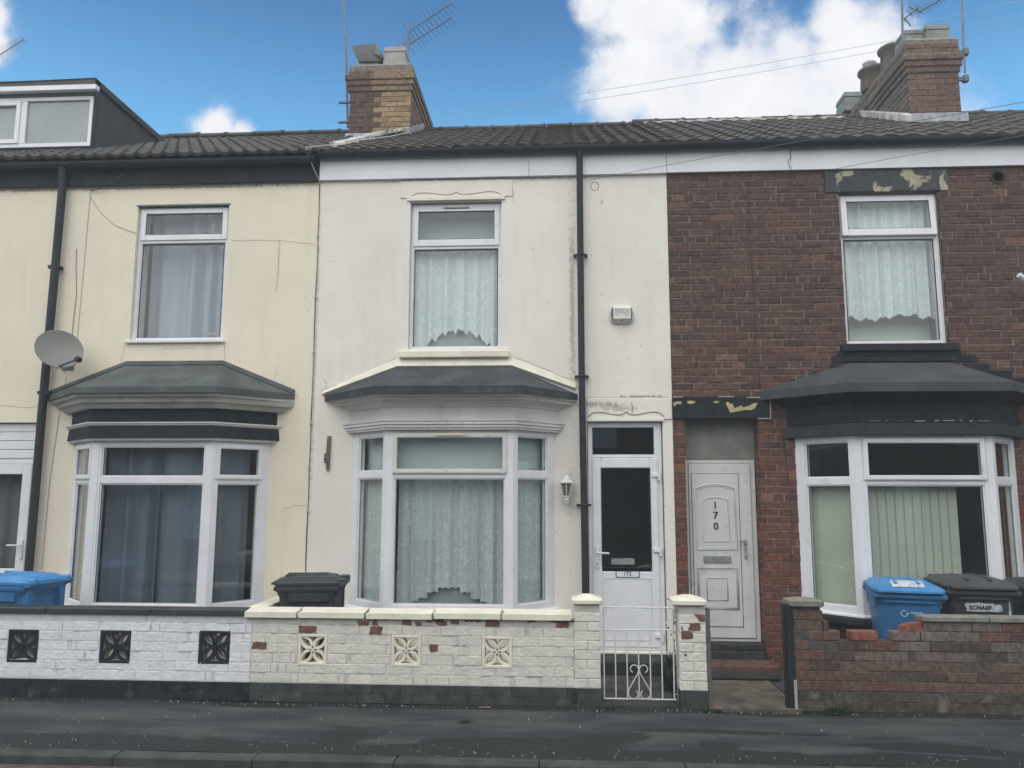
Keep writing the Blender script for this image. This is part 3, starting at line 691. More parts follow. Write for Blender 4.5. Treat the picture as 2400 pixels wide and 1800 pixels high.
def hollow(name, root, mat, label=None):
    o = D.objects.new(name, D.meshes.new(name)); COL.objects.link(o); o.parent = root; WLOC[o.name] = WLOC[root.name].copy()
    if label: o['label'] = label
    return o
def fill(o, mb, mat):
    t = mb.build('tmp', mat, o); me = t.data; D.objects.remove(t); o.data = me; me.name = o.name
def make_bay(root, xl, fl, fr_, xr, d, z0, z1, tz, ztop, xtl, xtr, ov, eave, sash, prof, label, canopy_mat, sill_mat, base_mat, frame_side=(.10, .045), front_m=.085, felt=.06, vent=False, sashmat='upvc', tside=None, corner=.06, rmat='room', lim=(-99, 99)):
    """sash = (left, front, right) booleans; prof = list of (name, material, closed (o,z) profile)"""
    A, off = plan_fn(xl, fl, fr_, xr, d, *lim)
    bay = hollow('bay_window', root, MT['upvc'], label); f = MB()
    tl = tside or tz
    bay_panel(bay, f, A[1], A[2], z0, z1, front_m, front_m, .055, .05, tz[0], tz[1], sash[1], sashmat, vent)
    bay_panel(bay, f, A[0], A[1], z0, z1, frame_side[0], frame_side[1], .055, .05, tl[0], tl[1], sash[0], 'upvc')
    bay_panel(bay, f, A[2], A[3], z0, z1, frame_side[1], frame_side[0], .055, .05, tl[0], tl[1], sash[2], 'upvc')
    # corner posts, proud of the panels
    for i in (1, 2):
        p = A[i]; o1 = off(.006)[i]
        e0 = (A[i]-A[i-1]).normalized(); e1 = (A[i+1]-A[i]).normalized(); n0 = Vector((e0.y, -e0.x)); n1 = Vector((e1.y, -e1.x))
        q = [o1, p+e1*corner+n1*.006, p+e1*corner-n1*.09, p-(n0+n1).normalized()*.10, p-e0*corner-n0*.09, p-e0*corner+n0*.006]
        f.loft([[(v.x, v.y, z0+.001) for v in q], [(v.x, v.y, z1-.001) for v in q]])
    # frame sill
    sweep(f, off, [(-.07, z0-.03), (.035, z0-.03), (.035, z0-.018), (.005, z0-.001), (-.07, z0-.001)])
    fill(bay, f, MT['upvc'])
    # stone sill and stall riser
    m = MB(); sweep(m, off, [(-.1, z0-.095), (.07, z0-.095), (.07, z0-.05), (.04, z0-.031), (-.1, z0-.031)]); m.build('sill', MT[sill_mat], bay)
    m = MB(); sweep(m, off, [(-.1, 0), (.0, 0), (.0, z0-.096), (-.1, z0-.096)]); m.build('bay_base', MT[base_mat], bay)
    for nm, mat, pf in prof:
        m = MB(); sweep(m, off, pf); m.build(nm, MT[mat], bay)
    # canopy
    e = off(ov); ze = eave
    T0 = Vector((xtl, 0)); T1 = Vector((xtr, 0)); m = MB()
    m.face([(e[1].x, e[1].y, ze), (e[2].x, e[2].y, ze), (T1.x, -.002, ztop), (T0.x, -.002, ztop)])
    m.face([(e[0].x, -.002, ze), (e[1].x, e[1].y, ze), (T0.x, -.002, ztop)]); m.face([(e[2].x, e[2].y, ze), (e[3].x, -.002, ze), (T1.x, -.002, ztop)])
    # drip edge band and underside
    e2 = off(ov+.006); zb = ze-felt
    for i in range(3):
        m.face([(e[i].x, e[i].y, ze), (e2[i].x, e2[i].y, zb), (e2[i+1].x, e2[i+1].y, zb), (e[i+1].x, e[i+1].y, ze)][::-1])
    e3 = off(ov-.02)
    for i in range(3):
        m.face([(e2[i].x, e2[i].y, zb), (e3[i].x, e3[i].y, zb), (e3[i+1].x, e3[i+1].y, zb), (e2[i+1].x, e2[i+1].y, zb)][::-1])
    cp = m.build('canopy', MT[canopy_mat], bay)
    m = MB(); p = off(ov-.02); q = off(-.05)
    for i in range(3): m.face([(p[i].x, p[i].y, zb+.012), (q[i].x, q[i].y, zb+.012), (q[i+1].x, q[i+1].y, zb+.012), (p[i+1].x, p[i+1].y, zb+.012)])
    m.build('soffit', MT[prof[0][1]], bay)
    # dark room behind
    m = MB(); inn = off(-.09)
    m.face([(xl, 2.0, 0.4), (xr, 2.0, 0.4), (xr, 2.0, z1+.2), (xl, 2.0, z1+.2)])
    m.face([(xl, 0, .4), (xl, 2, .4), (xl, 2, z1+.2), (xl, 0, z1+.2)]); m.face([(xr, 0, .4), (xr, 2, .4), (xr, 2, z1+.2), (xr, 0, z1+.2)])
    for zz in (z0+.0, z1-.001):
        m.face([(v.x, v.y, zz) for v in inn]+[(xr, 2, zz), (xl, 2, zz)])
    m.build('room', MT[rmat], bay)
    return bay, A, off, e
C = make_bay(H, -5.05, -4.600, -3.385, -2.975, .42, .56, 2.19, (1.775, 1.838), 3.02, -4.56, -3.53, .25, 2.70,
    (True, False, True), [
    ('cornice', 'cornice_cream', [(-.05, 2.505), (.10, 2.505), (.13, 2.545), (.165, 2.56), (.175, 2.60), (.215, 2.61), (.225, 2.652), (-.05, 2.652)]),
    ('frieze_board', 'black_paint', [(-.04, 2.372), (.045, 2.372), (.045, 2.504), (-.04, 2.504)]),
    ('moulding', 'cornice_white', [(-.04, 2.332), (.055, 2.332), (.075, 2.342), (.075, 2.352), (.09, 2.358), (.09, 2.371), (-.04, 2.371)]),
    ('frieze_board', 'black_paint', [(-.04, 2.215), (.07, 2.215), (.06, 2.331), (-.04, 2.331)]),
    ('trim', 'cornice_white', [(-.04, 2.192), (.05, 2.192), (.06, 2.214), (-.04, 2.214)])],
    'white bay window with blue curtains under a green felt roof and black boards', 'felt_green', 'sill_grey', 'cream_render', lim=(-5.40, -2.735))
bay, A, off, e = C
inn = off(-.2)
curtain('curtain', MT['curtain_blue'], bay, (A[1].x+.03, inn[1].y), (-3.99, inn[1].y), .57, 2.18, .04, 3.2, 1)
curtain('curtain', MT['curtain_blue'], bay, (-4.0, inn[1].y-.03), (A[2].x+.03, inn[1].y-.03), .57, 2.18, .04, 1.8, 5)
i3 = off(-.10); curtain('curtain', MT['curtain_blue'], bay, (i3[2].x+.01, i3[2].y+.02), (i3[3].x-.06, .0), .57, 2.18, .014, 2.0, 6)
i2 = off(-.085); curtain('curtain', MT['curtain_beige'], bay, (i2[0].x-.03, .05), (i2[1].x, i2[1].y+.02), .57, 2.18, .004, 3, 7)
# lead flashing line and moss along the canopy top
m = MB(); 
for (a, b) in (((-5.40, 2.72), (-4.57, 3.035)), ((-4.57, 3.035), (-3.52, 3.035)), ((-3.52, 3.035), (-2.735, 2.72))):
    m.loft([[(a[0], -.03, a[1]-.02), (a[0], -.002, a[1]+.0), (a[0], -.002, a[1]+.028), (a[0], -.012, a[1]+.02)], [(b[0], -.03, b[1]-.02), (b[0], -.002, b[1]), (b[0], -.002, b[1]+.028), (b[0], -.012, b[1]+.02)]])
m.build('flashing', MT['felt_green'], bay)
# hairline cracks in the render, drawn as thin dull brown lines
def crack(root, pts, w=.0035, mat='crack', y=-.0015, seed=0, name='crack'):
    rnd = random.Random(seed); P = []
    for (a, b) in zip(pts[:-1], pts[1:]):
        n = max(2, int(math.hypot(b[0]-a[0], b[1]-a[1])/.05))
        for i in range(n): t = i/n; P.append((a[0]+(b[0]-a[0])*t+rnd.uniform(-.006, .006), y, a[1]+(b[1]-a[1])*t+rnd.uniform(-.006, .006)))
    P.append((pts[-1][0], y, pts[-1][1])); m = MB(); m.tube(P, w/2, 4, sm=False); return m.build(name, MT[mat], root)
for i, q in enumerate(([(-3.50, 4.37), (-3.32, 4.36)], [(-3.32, 4.37), (-2.97, 4.36)], [(-2.97, 4.36), (-2.98, 3.78)], [(-2.97, 4.36), (-2.58, 4.31)], [(-2.95, 2.72), (-2.85, 2.84)],
        [(-5.95, 2.60), (-5.6, 2.57), (-5.45, 2.60)], [(-2.83, 1.52), (-2.7, 1.55), (-2.56, 1.56)], [(-4.60, 3.26), (-4.62, 3.04)], [(-3.51, 3.25), (-3.50, 3.03)], [(-2.95, 2.8), (-2.95, 3.0)])):
    crack(H, q, .0032, 'crack', seed=i)
# dormer
dm = hollow('dormer', H, MT['upvc'], 'flat topped dormer with dark cheek and two panes of frosted glass')
y0 = .9
m = MB(); ring(m, -7.8, -5.735, 5.905, 6.56, y0, y0+.06, (.05, .045, .05, .05), .004); m.box(-6.66, -6.585, y0+.001, y0+.06, 5.955, 6.51, .004)
ring(m, -7.75, -6.66, 5.955, 6.51, y0-.015, y0+.03, .055, .004)
fill(dm, m, MT['upvc'])
for a, b, c, d in ((-7.69, -6.72, 6.015, 6.45), (-6.58, -5.785, 5.96, 6.505)):
    m = MB(); m.box(a, b, y0+.028, y0+.034, c, d); m.build('pane', MT['glass_frost'], dm)
m = MB(); m.box(-7.9, -5.66, y0-.09, y0-.01, 6.60, 6.665, .004); m.build('fascia_strip', MT['upvc'], dm)
m = MB(); m.face([(-5.665, y0-.10, 6.74), (-5.665, 2.50, 6.73), (-7.9, 2.5, 6.73), (-7.9, y0-.1, 6.70)]); m.box(-7.9, -5.665, y0-.085, y0+.02, 6.666, 6.735); m.box(-7.9, -5.70, y0-.01, y0+.04, 6.561, 6.665)
m.build('dormer_roof', MT['felt_brown_hazed'], dm)
m = MB(); m.face([(-5.73, y0, 5.86), (-5.70, y0-.02, 6.73), (-5.70, 2.6, 6.73)]); m.face([(-5.665, y0-.1, 6.66), (-5.665, 2.6, 6.66), (-5.665, 2.6, 6.74), (-5.665, y0-.1, 6.74)]); m.box(-5.74, -5.70, y0+.061, 2.4, 5.8, 6.72)
m.build('cheek', MT['felt_black'], dm)
# ================================================================== WHITE HOUSE 172
H = empty('terraced_house', (-2.553, 0, 0), 'white rendered terraced house numbered 172 with lace curtains and a dark grey felt bay roof', 'house', 'terraced houses in the row')
HW = H
W0, W1 = -2.553, 1.145
holes = [(-1.562, -.590, 3.165, 4.760), (-2.07, -.07, .50, 2.60), (.285, 1.045, .155, 2.405)]
m = MB(); wall(m, W0+.004, W1-.002, 0, 5.25, 0, .28, holes); wl = m.build('wall', MT['white_render'], H)
shell(H, W0+.01, W1-.01, MT['white_render'])
# raised lintels and hood moulds with their drawn scroll lines
m = MB()
m.box(-1.676, -.475, -.010, -.0005, 4.800, 4.992, .004); m.box(-1.60, -.555, -.024, -.0105, 4.762, 4.812, .012)
lt = m.build('lintel', MT['white_render'], H)
m = MB()
def scroll(x0, x1, z, amp, y):
    K = [(0, -.75), (.02, -.2), (.06, .45), (.12, .68), (.19, .6), (.27, .28), (.35, -.05), (.41, -.12), (.45, .05), (.48, .42), (.5, .8)]
    K = K+[(1-a, b) for a, b in K[-2::-1]]
    pts = []
    for (a, b), (c, d) in zip(K[:-1], K[1:]):
        for i in range(4):
            t = i/4; pts.append((x0+(x1-x0)*(a+(c-a)*t), y, z+amp*(b+(d-b)*t)))
    pts.append((x1, y, z+amp*K[-1][1])); return pts
def scroll_old(x0, x1, z, amp, y):
    pts = []; n = 40; xc = (x0+x1)/2
    for i in range(n+1):
        t = i/n; u = abs(t-.5)*2; pts.append((x0+(x1-x0)*t, y, z+amp*(math.exp(-((u)/.10)**2)*.45+.75*math.exp(-((u-.72)/.26)**2)-.25*math.exp(-((u-.32)/.16)**2)-(.7*max(0, u-.86)/.14 if u > .86 else 0))))
    return pts
m.tube(scroll(-1.56, -.585, 4.832, .035, -.0125), .0035, 5)
m.build('scroll_moulding', MT['sill_grey'], lt)
m = MB(); m.box(.29, 1.14, -.012, -.0005, 2.425, 2.640, .004); m.box(.288, 1.06, -.02, -.0125, 2.407, 2.44, .004)
l2 = m.build('lintel', MT['white_render'], H)
m = MB(); m.tube(scroll(.30, 1.06, 2.475, .036, -.0135), .0045, 5); m.tube([(.74, -.0135, 2.485), (.745, -.0135, 2.54), (.735, -.0135, 2.60)], .003, 5); m.build('scroll_moulding', MT['cable_grey'], l2)
# fascia, gutter, roof
FD = []
for a, b in ((W0+.004, -.30), (-.297, W1-.004)):
    m = MB(); m.box(a, b, -.040, -.001, 5.008, 5.33, .002)
    x = a+.1
    while x < b: m.box(x-.006, x+.006, -.043, -.0395, 5.045, 5.057, .002); x += .45
    m.build('fascia', MT['fascia_white'], H)
gutter(H, W0+.01, 1.3, -.105, 5.285, .058)
rf = roof('roof', H, MT['tile_brown'], W0-.02, W1, YE, ZE, YR, ZR, .165, p_pan, .27, 9, .0)
ridge(rf, MT['tile_brown'], W0, W1, YR, ZR-.01, r=.085, L=.4, seed=4)
# flashing mortar between the two roofs, climbing to the chimney
m = MB(); rnd = random.Random(12)
sl = (ZR-ZE)/(YR-YE)
for i in range(26):
    t = i/25; y = .25+t*2.2; x = -2.46+.02*math.sin(i*1.3); w = rnd.uniform(.05, .10); z = ZE+(y-YE)*sl
    m.loft([[(x+w*math.cos(a)*rnd.uniform(.7, 1.2), y+.07*math.sin(a)*rnd.uniform(.7, 1.2), z+h+.07*math.sin(a)*sl) for a in [k*math.pi/4 for k in range(8)]] for h in (.01, .055)])
m.build('verge_mortar', MT['mortar_pale'], rf)
# chimney: old dark half and yellow half
CY0, CY1 = 2.4, 5.2
def chim_col(split, cl, cr):
    return lambda u, z, r: (lambda k: tuple((v+(w_-v)*(.65 if z > 7.32 else 0))*k for v, w_ in zip(cl if u < split else cr, (.17, .118, .092))))(r.uniform(.8, 1.2))
def chimney(H, x0, x1, z0, z1, split, cl, cr, corbels, seed, mort='mortar', cside=None):
    ch = hollow('chimney', H, MT['brick']); mb = MB(); cf = chim_col(split, cl, cr); cs = chim_col(-99, cside or cr, cside or cr)
    lv = [(z0, corbels[0][0], 0.0)]+[(c[0], corbels[i+1][0] if i+1 < len(corbels) else z1, c[1]) for i, c in enumerate(corbels)]
    core = MB()
    for a, b, o in lv:
        bricks(mb, lambda u, z, w, o=o: (u, CY0-o-w, z), x0-o, x1+o, a, b, [], cf, seed, .076, .225, 0)
        bricks(mb, lambda u, z, w, o=o: (x1+o+w, u, z), CY0-o, CY1+o, a, b, [], cs, seed+1, .076, .225, 0)
        bricks(mb, lambda u, z, w, o=o: (x0-o-w, u, z), CY0-o, CY1+o, a, b, [], cs, seed+2, .076, .225, 0)
        mb.cc = (.2, .17, .15); mb.box(x0-o+.002, x1+o-.002, CY0-o+.002, CY1+o-.002, a+.001, b-.001); mb.cc = None
    fill(ch, mb, MT['brick'])
    m = MB(); o = corbels[-1][1]; mid = (x0+x1)/2
    m.loft([[(x0-o, CY0-o, z1), (x1+o, CY0-o, z1), (x1+o, CY1+o, z1), (x0-o, CY1+o, z1)], [(x0-o+.05, CY0-o+.06, z1+.06), (x1+o-.05, CY0-o+.06, z1+.06), (x1+o-.05, CY1, z1+.06), (x0-o+.05, CY1, z1+.06)]])
    m.build('flaunching', MT['concrete'], ch)
    return ch
ch = chimney(H, -2.93, -2.06, 6.4, 7.70, -2.545, (.105, .068, .057), (.30, .215, .12), [(7.32, .02), (7.40, .04), (7.478, .06), (7.554, .02)], 21, cside=(.20, .135, .09))
# pots and cowl
m = MB(); cx, cy = -2.70, 2.62
m.loft([[(cx+sx*w, cy+sy*w*.8, z) for sx, sy in ((-1, -1), (1, -1), (1, 1), (-1, 1))] for z, w in ((7.74, .15), (7.83, .14), (7.85, .145))])
m.loft([[(cx-.15, cy-.15, 7.83), (cx+.17, cy-.15, 7.83), (cx+.17, cy+.15, 7.83), (cx-.15, cy+.15, 7.83)], [(cx-.24, cy-.22, 8.03), (cx+.12, cy-.22, 8.05), (cx+.12, cy+.2, 8.05), (cx-.24, cy+.2, 8.03)]])
m.loft([[(cx+.12, cy-.22, 8.05), (cx+.12, cy+.2, 8.05), (cx+.10, cy+.2, 7.9), (cx+.10, cy-.22, 7.9)], [(cx+.20, cy-.22, 7.93), (cx+.20, cy+.2, 7.93), (cx+.19, cy+.2, 7.86), (cx+.19, cy-.22, 7.86)]])
m.build('cowl', MT['pot_grey'], ch)
def pot(ch, x, y, z, r, h, mat, sq=False, flare=1.15):
    m = MB()
    if sq: m.loft([[(x+sx*w, y+sy*w, zz) for sx, sy in ((-1, -1), (1, -1), (1, 1), (-1, 1))] for zz, w in ((z, r*1.15), (z+h*.75, r), (z+h*.76, r*1.08), (z+h, r*1.0))])
    else: m.lathe([(r*.9, z), (r, z+h*.15), (r*.92, z+h*.75), (r*flare, z+h*.82), (r*flare, z+h*.93), (r*.95, z+h), (r*.75, z+h), (r*.75, z+h*.5)], (x, y), 16)
    m.build('chimney_pot', MT[mat], ch)
pot(ch, -2.32, 2.62, 7.74, .145, .30, 'pot_buff', True)
for i, (mm, hh) in enumerate((('pot_clay', .30), ('pot_buff', .26), ('pot_clay', .28))): pot(ch, -2.30, 3.35+.55*i, 7.72, .13, hh, mm)
m = MB(); m.box(-2.96, -2.03, 2.30, 2.395, 6.50, 6.66, .01); m.face([(-2.055, 2.36, 6.62), (-2.055, 3.5, 7.23), (-2.045, 3.5, 7.38), (-2.045, 2.36, 6.76)]); m.build('lead_flashing', MT['lead'], ch)
m = MB(); rnd = random.Random(2)
for i in range(12):
    x = -2.5+.04*i; z0_ = 6.60; y_ = 2.32-.012*i
    m.loft([[(x+.06*math.cos(a)*rnd.uniform(.6, 1.3), y_+.1*math.sin(a)*rnd.uniform(.7, 1.3)-.04, z0_+h+.05*math.sin(a)) for a in [k*math.pi/4 for k in range(8)]] for h in (0, .05)])
m.build('flaunching_mortar', MT['mortar_pale'], ch)

# upper window
w = window(H, -1.560, -.592, 3.168, 4.752, .06, 4.275, vent=True, lp=(-1.512, -.637, 3.205, 4.242), tp=(-1.478, -.672, 4.362, 4.662))
m = MB(); m.box(-1.645, -.50, -.055, .055, 3.068, 3.140, .008); m.build('sill', MT['coping_cream'], w)
def arch_up(x):
    u = (x+1.06); a = abs(u)
    st = .02*math.sin(u*60)+.012*math.sin(u*113+1)
    return 3.20+st*.5 if a > .36 else 3.20+max(0, .185*(1-(a/.36)**2.2))+st
curtain('curtain', MT['lace_up'], w, (-1.55, .17), (-.60, .17), 3.2, 4.30, .022, 6, 2, bottom=arch_up, n=320)
m = MB(); m.face([(-1.555, .27, 4.25), (-.6, .27, 4.25), (-.6, .27, 4.75), (-1.555, .27, 4.75)]); m.build('blind', MT['net'], w)  # plain pale sheet filling the top light
m = MB(); m.face([(-1.555, .215, 3.17), (-.6, .215, 3.17), (-.6, .22, 3.75), (-1.555, .22, 3.75)]); m.build('inner_sheet', MT['sky_reflection_grey'], w)  # grey sheet below the hem, painted in the tone of reflected sky
room(w, 'room', -1.56, -.59, 3.16, 4.76, .28, 1.6, MT['room'])
# bay
bay, A, off, e = make_bay(H, -2.10, -1.660, -.440, -.045, .42, .585, 2.29, (1.832, 1.895), 2.975, -1.645, -.490, .25, 2.685,
    (False, True, False), [
    ('cornice', 'cornice_white', [(-.05, 2.515), (.045, 2.515), (.055, 2.53), (.09, 2.55), (.10, 2.57), (.145, 2.575), (.15, 2.605), (.20, 2.61), (.205, 2.632), (-.05, 2.632)]),
    ('frieze', 'cornice_white', [(-.05, 2.392), (.03, 2.392), (.03, 2.514), (-.05, 2.514)]),
    ('moulding', 'cornice_white', [(-.05, 2.292), (.05, 2.292), (.052, 2.312), (.066, 2.315), (.066, 2.334), (.060, 2.337), (.064, 2.34), (.078, 2.343), (.078, 2.362), (.072, 2.366), (.078, 2.37), (.085, 2.375), (.085, 2.391), (-.05, 2.391)])],
    'white bay window with lace curtains under a dark felt roof', 'felt_dark', 'coping_cream', 'white_render', felt=.065, vent=True, sashmat='old_upvc', front_m=.075, lim=(-2.42, .196))
inn = off(-.16)
def arch(x):
    u = x+1.06; a = abs(u)
    if a > .36: return .60
    lv = .645 if a > .30 else .675 if a > .21 else .735 if a > .11 else .775
    return lv+.012*abs(math.sin(u*52))
curtain('curtain', MT['lace'], bay, (inn[1].x+.03, inn[1].y), (inn[2].x-.03, inn[2].y), .6, 1.84, .018, 7, 4, bottom=arch, n=420)
i2 = off(-.10)
curtain('curtain', MT['lace'], bay, (i2[0].x-.04, .06), (i2[1].x, i2[1].y), .6, 1.84, .008, 4, 5)
curtain('curtain', MT['lace'], bay, (i2[2].x, i2[2].y), (i2[3].x+.04, .06), .6, 1.84, .008, 4, 6)
iu = off(-.12)
for a, b in ((iu[1], iu[2]), (Vector((iu[0].x-.04, .06)), iu[1]), (iu[2], Vector((iu[3].x+.04, .06)))):
    m = MB(); m.face([(a.x, a.y, 1.86), (b.x, b.y, 1.86), (b.x, b.y, 2.28), (a.x, a.y, 2.28)]); m.build('blind', MT['net'], bay)  # plain pale sheets behind the three top lights
m = MB(); m.face([(-1.60, -.215, .59), (-.50, -.215, .59), (-.50, -.21, .95), (-1.60, -.21, .95)]); m.build('inner_sheet', MT['sky_reflection_grey'], bay)  # sheet added behind the scallops, sky reflection put into its grey
# felt folds on the drip edge of the canopy
m = MB(); rnd = random.Random(9); ed = off(.257); eu = off(.251)
for i in range(3):
    L_ = (ed[i+1]-ed[i]).length; t = .03
    while t < L_:
        f_ = t/L_; p = ed[i].lerp(ed[i+1], f_); q = eu[i].lerp(eu[i+1], f_); dxs = rnd.uniform(-.006, .006)
        m.tube([(q.x, q.y, 2.684), (p.x+dxs, p.y-.003, 2.622)], .003, 4); t += rnd.uniform(.025, .10)
    p, q = eu[i], eu[i+1]; m.tube([(p.x, p.y, 2.687), (q.x, q.y, 2.687)], .003, 4)
m.build('felt_seams', MT['upvc_seal'], bay)
# painted mortar fillet above the canopy
m = MB()
pts = [(-2.44, 2.70), (-1.66, 2.985), (-.475, 2.985), (.17, 2.745)]
pts2 = [(-2.44, 2.73), (-1.68, 3.062), (-.455, 3.062), (.19, 2.80)]
for i in range(3):
    a, b, c, d = pts[i], pts[i+1], pts2[i], pts2[i+1]
    m.loft([[(a[0], -.035, a[1]), (c[0], -.003, c[1]), (c[0], .004, c[1]), (a[0], .004, a[1]-.03)], [(b[0], -.035, b[1]), (d[0], -.003, d[1]), (d[0], .004, d[1]), (b[0], .004, b[1]-.03)]])
m.build('fillet', MT['coping_cream'], bay)
crack(H, [(-2.46, 2.74), (-2.2, 2.82), (-1.95, 2.93), (-1.69, 3.07)], .004, 'crack', seed=3); crack(H, [(-.45, 3.075), (-.2, 2.98), (.12, 2.83)], .0035, 'crack', seed=4)
crack(H, [(-2.43, 2.85), (-2.40, 2.80), (-2.41, 2.76)], .005, 'crack', seed=6)
crack(H, [(-1.68, 4.99), (-1.67, 4.80)], .0035, 'crack', seed=7); crack(H, [(-.475, 4.99), (-.47, 4.74)], .0035, 'crack', seed=8); crack(H, [(-1.68, 5.0), (-.48, 4.99)], .004, 'crack', seed=9)
crack(H, [(.29, 2.655), (.7, 2.648), (1.13, 2.652)], .0035, 'crack', seed=10)
# front door 172
m = MB(); ring(m, .295, 1.035, .165, 2.40, .05, .12, (.045, .075, .04, .05), .004); m.box(.34, .96, .052, .12, 2.045, 2.075, .003)
dr = m.build('door', MT['upvc'], H, 'white half glazed front door numbered 172')
m = MB(); m.box(.345, .955, .075, .08, 2.078, 2.348); m.build('fanlight_pane', MT['glass'], dr)
m = MB(); seal(m, (0, .07), X_, (0, -1), .352, .950, .002, 2.082, 2.344)
seal(m, (0, .04), X_, (0, -1), .430, .905, .012, .962, 1.932); m.build('glazing_seal', MT['upvc_seal'], dr)
m = MB(); ring(m, .335, .985, .20, 2.040, .030, .075, (.088, .075, .72, .10), .007)
m.box(.425, .908, .052, .07, .27, .85, .004)
m.build('door_leaf', MT['upvc'], dr)
# the lower panel is a recess: build the rails round it
m = MB(); m.box(.437, .900, .0265, .0302, .852, .864); m.box(.437, .900, .0265, .0302, .266, .274); m.box(.437, .443, .0265, .0302, .275, .851); m.box(.894, .900, .0265, .0302, .275, .851); m.build('panel_bead', MT['upvc'], dr)
m = MB(); m.box(.432, .903, .048, .053, .965, 1.93); m.build('pane', MT['glass'], dr)
m = MB(); m.box(.359, .389, .012, .030, .955, 1.17, .006); m.tube([(.374, .015, 1.105), (.374, -.025, 1.105), (.49, -.03, 1.10)], .009, 8); m.build('handle', MT['upvc'], dr)
m = MB(); m.lathe([(.006, 0), (.006, .003)], (0, 0), 10); m.mesh([], []); m = MB(); m.box(.369, .379, .0105, .0125, .985, 1.005); m.build('keyhole', MT['ink'], dr)
for z in (1.86, 1.12, .30):
    m = MB(); m.tube([(1.0, .02, z-.045), (1.0, .02, z+.045)], .014, 10); m.box(.93, 1.0, .012, .030, z-.01, z+.03, .004); m.build('hinge', MT['upvc'], dr)
m = MB(); ring(m, .555, .787, .864, .930, .022, .0302, .007); m.build('plate_border', MT['ink'], dr)
m = MB(); m.box(.562, .780, .0235, .030, .871, .923); m.build('number_plate', MT['upvc'], dr)
text_mesh('door_number', '172', .052, MT['ink'], dr, (.671, .0235, .900), depth=.0008, bold=.0009)
m = MB(); polyface(m, [(.515, .985), (.75, .985), (.745, 1.04), (.70, 1.048), (.61, 1.042), (.52, 1.046)], .085, .012); m.build('letterbox', MT['sill_grey'], dr)
m = MB(); m.box(.29, 1.04, -.03, .05, .145, .166, .004); m.build('threshold', MT['coping_cream'], dr)
room(dr, 'room', .285, 1.045, .10, 2.41, .28, 2.2, MT['room_dark'])
m = MB(); m.box(.20, 1.10, -.36, -.001, .02, .142, .01); m.build('doorstep', MT['step_black'], H)
# downpipe
downpipe(H, [(.235, -.11, 5.26), (.235, -.075, 5.1), (.235, -.075, 3.0), (.247, -.075, 1.5), (.255, -.075, .02)], .034, (), collars=())
for z in (4.13, 2.86, 1.57):
    m = MB(); x = .237 if z > 2 else .247
    m.lathe([(.0345, z-.012), (.041, z-.012), (.041, z+.012), (.0345, z+.012)], (x, -.075), 14)
    for s in (-1, 1): m.box(x+s*.056-.016, x+s*.056+.016, -.06, -.005, z-.012, z+.012, .003)
    m.build('pipe_clip', MT['black_plastic'], H)
# meter-cable circle and old rusty bracket scar
m = MB(); m.tube([(.395+.042*math.cos(a), -.002, 4.895+.048*math.sin(a)) for a in [i*math.pi/12 for i in range(25)]], .0025, 4); m.build('wall_scar', MT['cable_grey'], H)
# ================================================================== BRICK HOUSE 170
H = empty('terraced_house', (1.145, 0, 0), 'brown brick terraced house numbered 170 with peeling black lintels and a black bay roof', 'house', 'terraced houses in the row')
HB = H
B0, B1 = 1.145, 8.8
def bcol(u, z, r):
    # soot darkened upstairs, redder where the porch and bay shelter the wall
    t = min(1, max(0, (2.6-z)/1.6)); t2 = min(1, max(0, (3.6-z)/2.0))
    dark = (.098, .061, .051); red = (.150, .062, .044); mid = (.122, .064, .051)
    c = [d+(m_-d)*t2 for d, m_ in zip(dark, mid)]; c = [a+(b-a)*t for a, b in zip(c, red)]
    q = r.random()
    if q < .05: c = [c[0]*1.5, c[1]*1.45, c[2]*1.35]
    elif q < .13: c = [c[0]*.75, c[1]*.82, c[2]*.88]
    k = r.uniform(.84, 1.15); return tuple(v*k for v in c)
holes = [(2.90, 3.90, 3.18, 4.765), (1.26, 1.985, 0, 2.435), (2.36, 4.42, .0, 2.60), (2.765, 4.0, 4.765, 5.01), (1.147, 2.11, 2.425, 2.65), (2.80, 4.0, 3.08, 3.18)]
m = MB()
m.cc = (.20, .165, .14)
wall(m, B0, B1, 0, 5.25, .004, .28, [(2.90, 3.90, 3.18, 4.765), (1.26, 1.985, 0, 2.435), (2.36, 4.42, .0, 2.60)])
bricks(m, lambda u, z, w: (u, -w+.004, z), B0, 7.4, 0, 5.22, holes, bcol, 7, .0735, .225, 6, prot=.006)
# returns of the door recess
for sx, xx in ((1, 1.26), (-1, 1.985)):
    bricks(m, lambda u, z, w, sx=sx, xx=xx: (xx+sx*w*.5, u, z), -.002, .16, 0, 2.43, [], bcol, 17+sx, .0735, .225, 0, prot=.004)
wl = m.build('wall', MT['brick'], H)
shell(H, B0+.01, B1, MT['mortar'])
m = MB(); m.box(2.765, 4.0, -.014, .006, 4.768, 5.006, .006); m.build('lintel', MT['lintel_peel'], H, 'black painted lintel peeling to yellow above the upper window')
m = MB(); m.box(1.149, 2.11, -.03, .006, 2.428, 2.648, .008); l = m.build('lintel', MT['black_paint'], H, 'black painted lintel peeling to yellow above the door')
def pk(s): return [(1.3+(x-0)*.00207*0+x, z) for x, z in s]
def P3(x, y): return (1.149+(x-575)*.00204, 2.655-(y-58)*.00186)
EXP = M('exposed', (.45, .39, .20), .8, .15, 20, .3, 60)
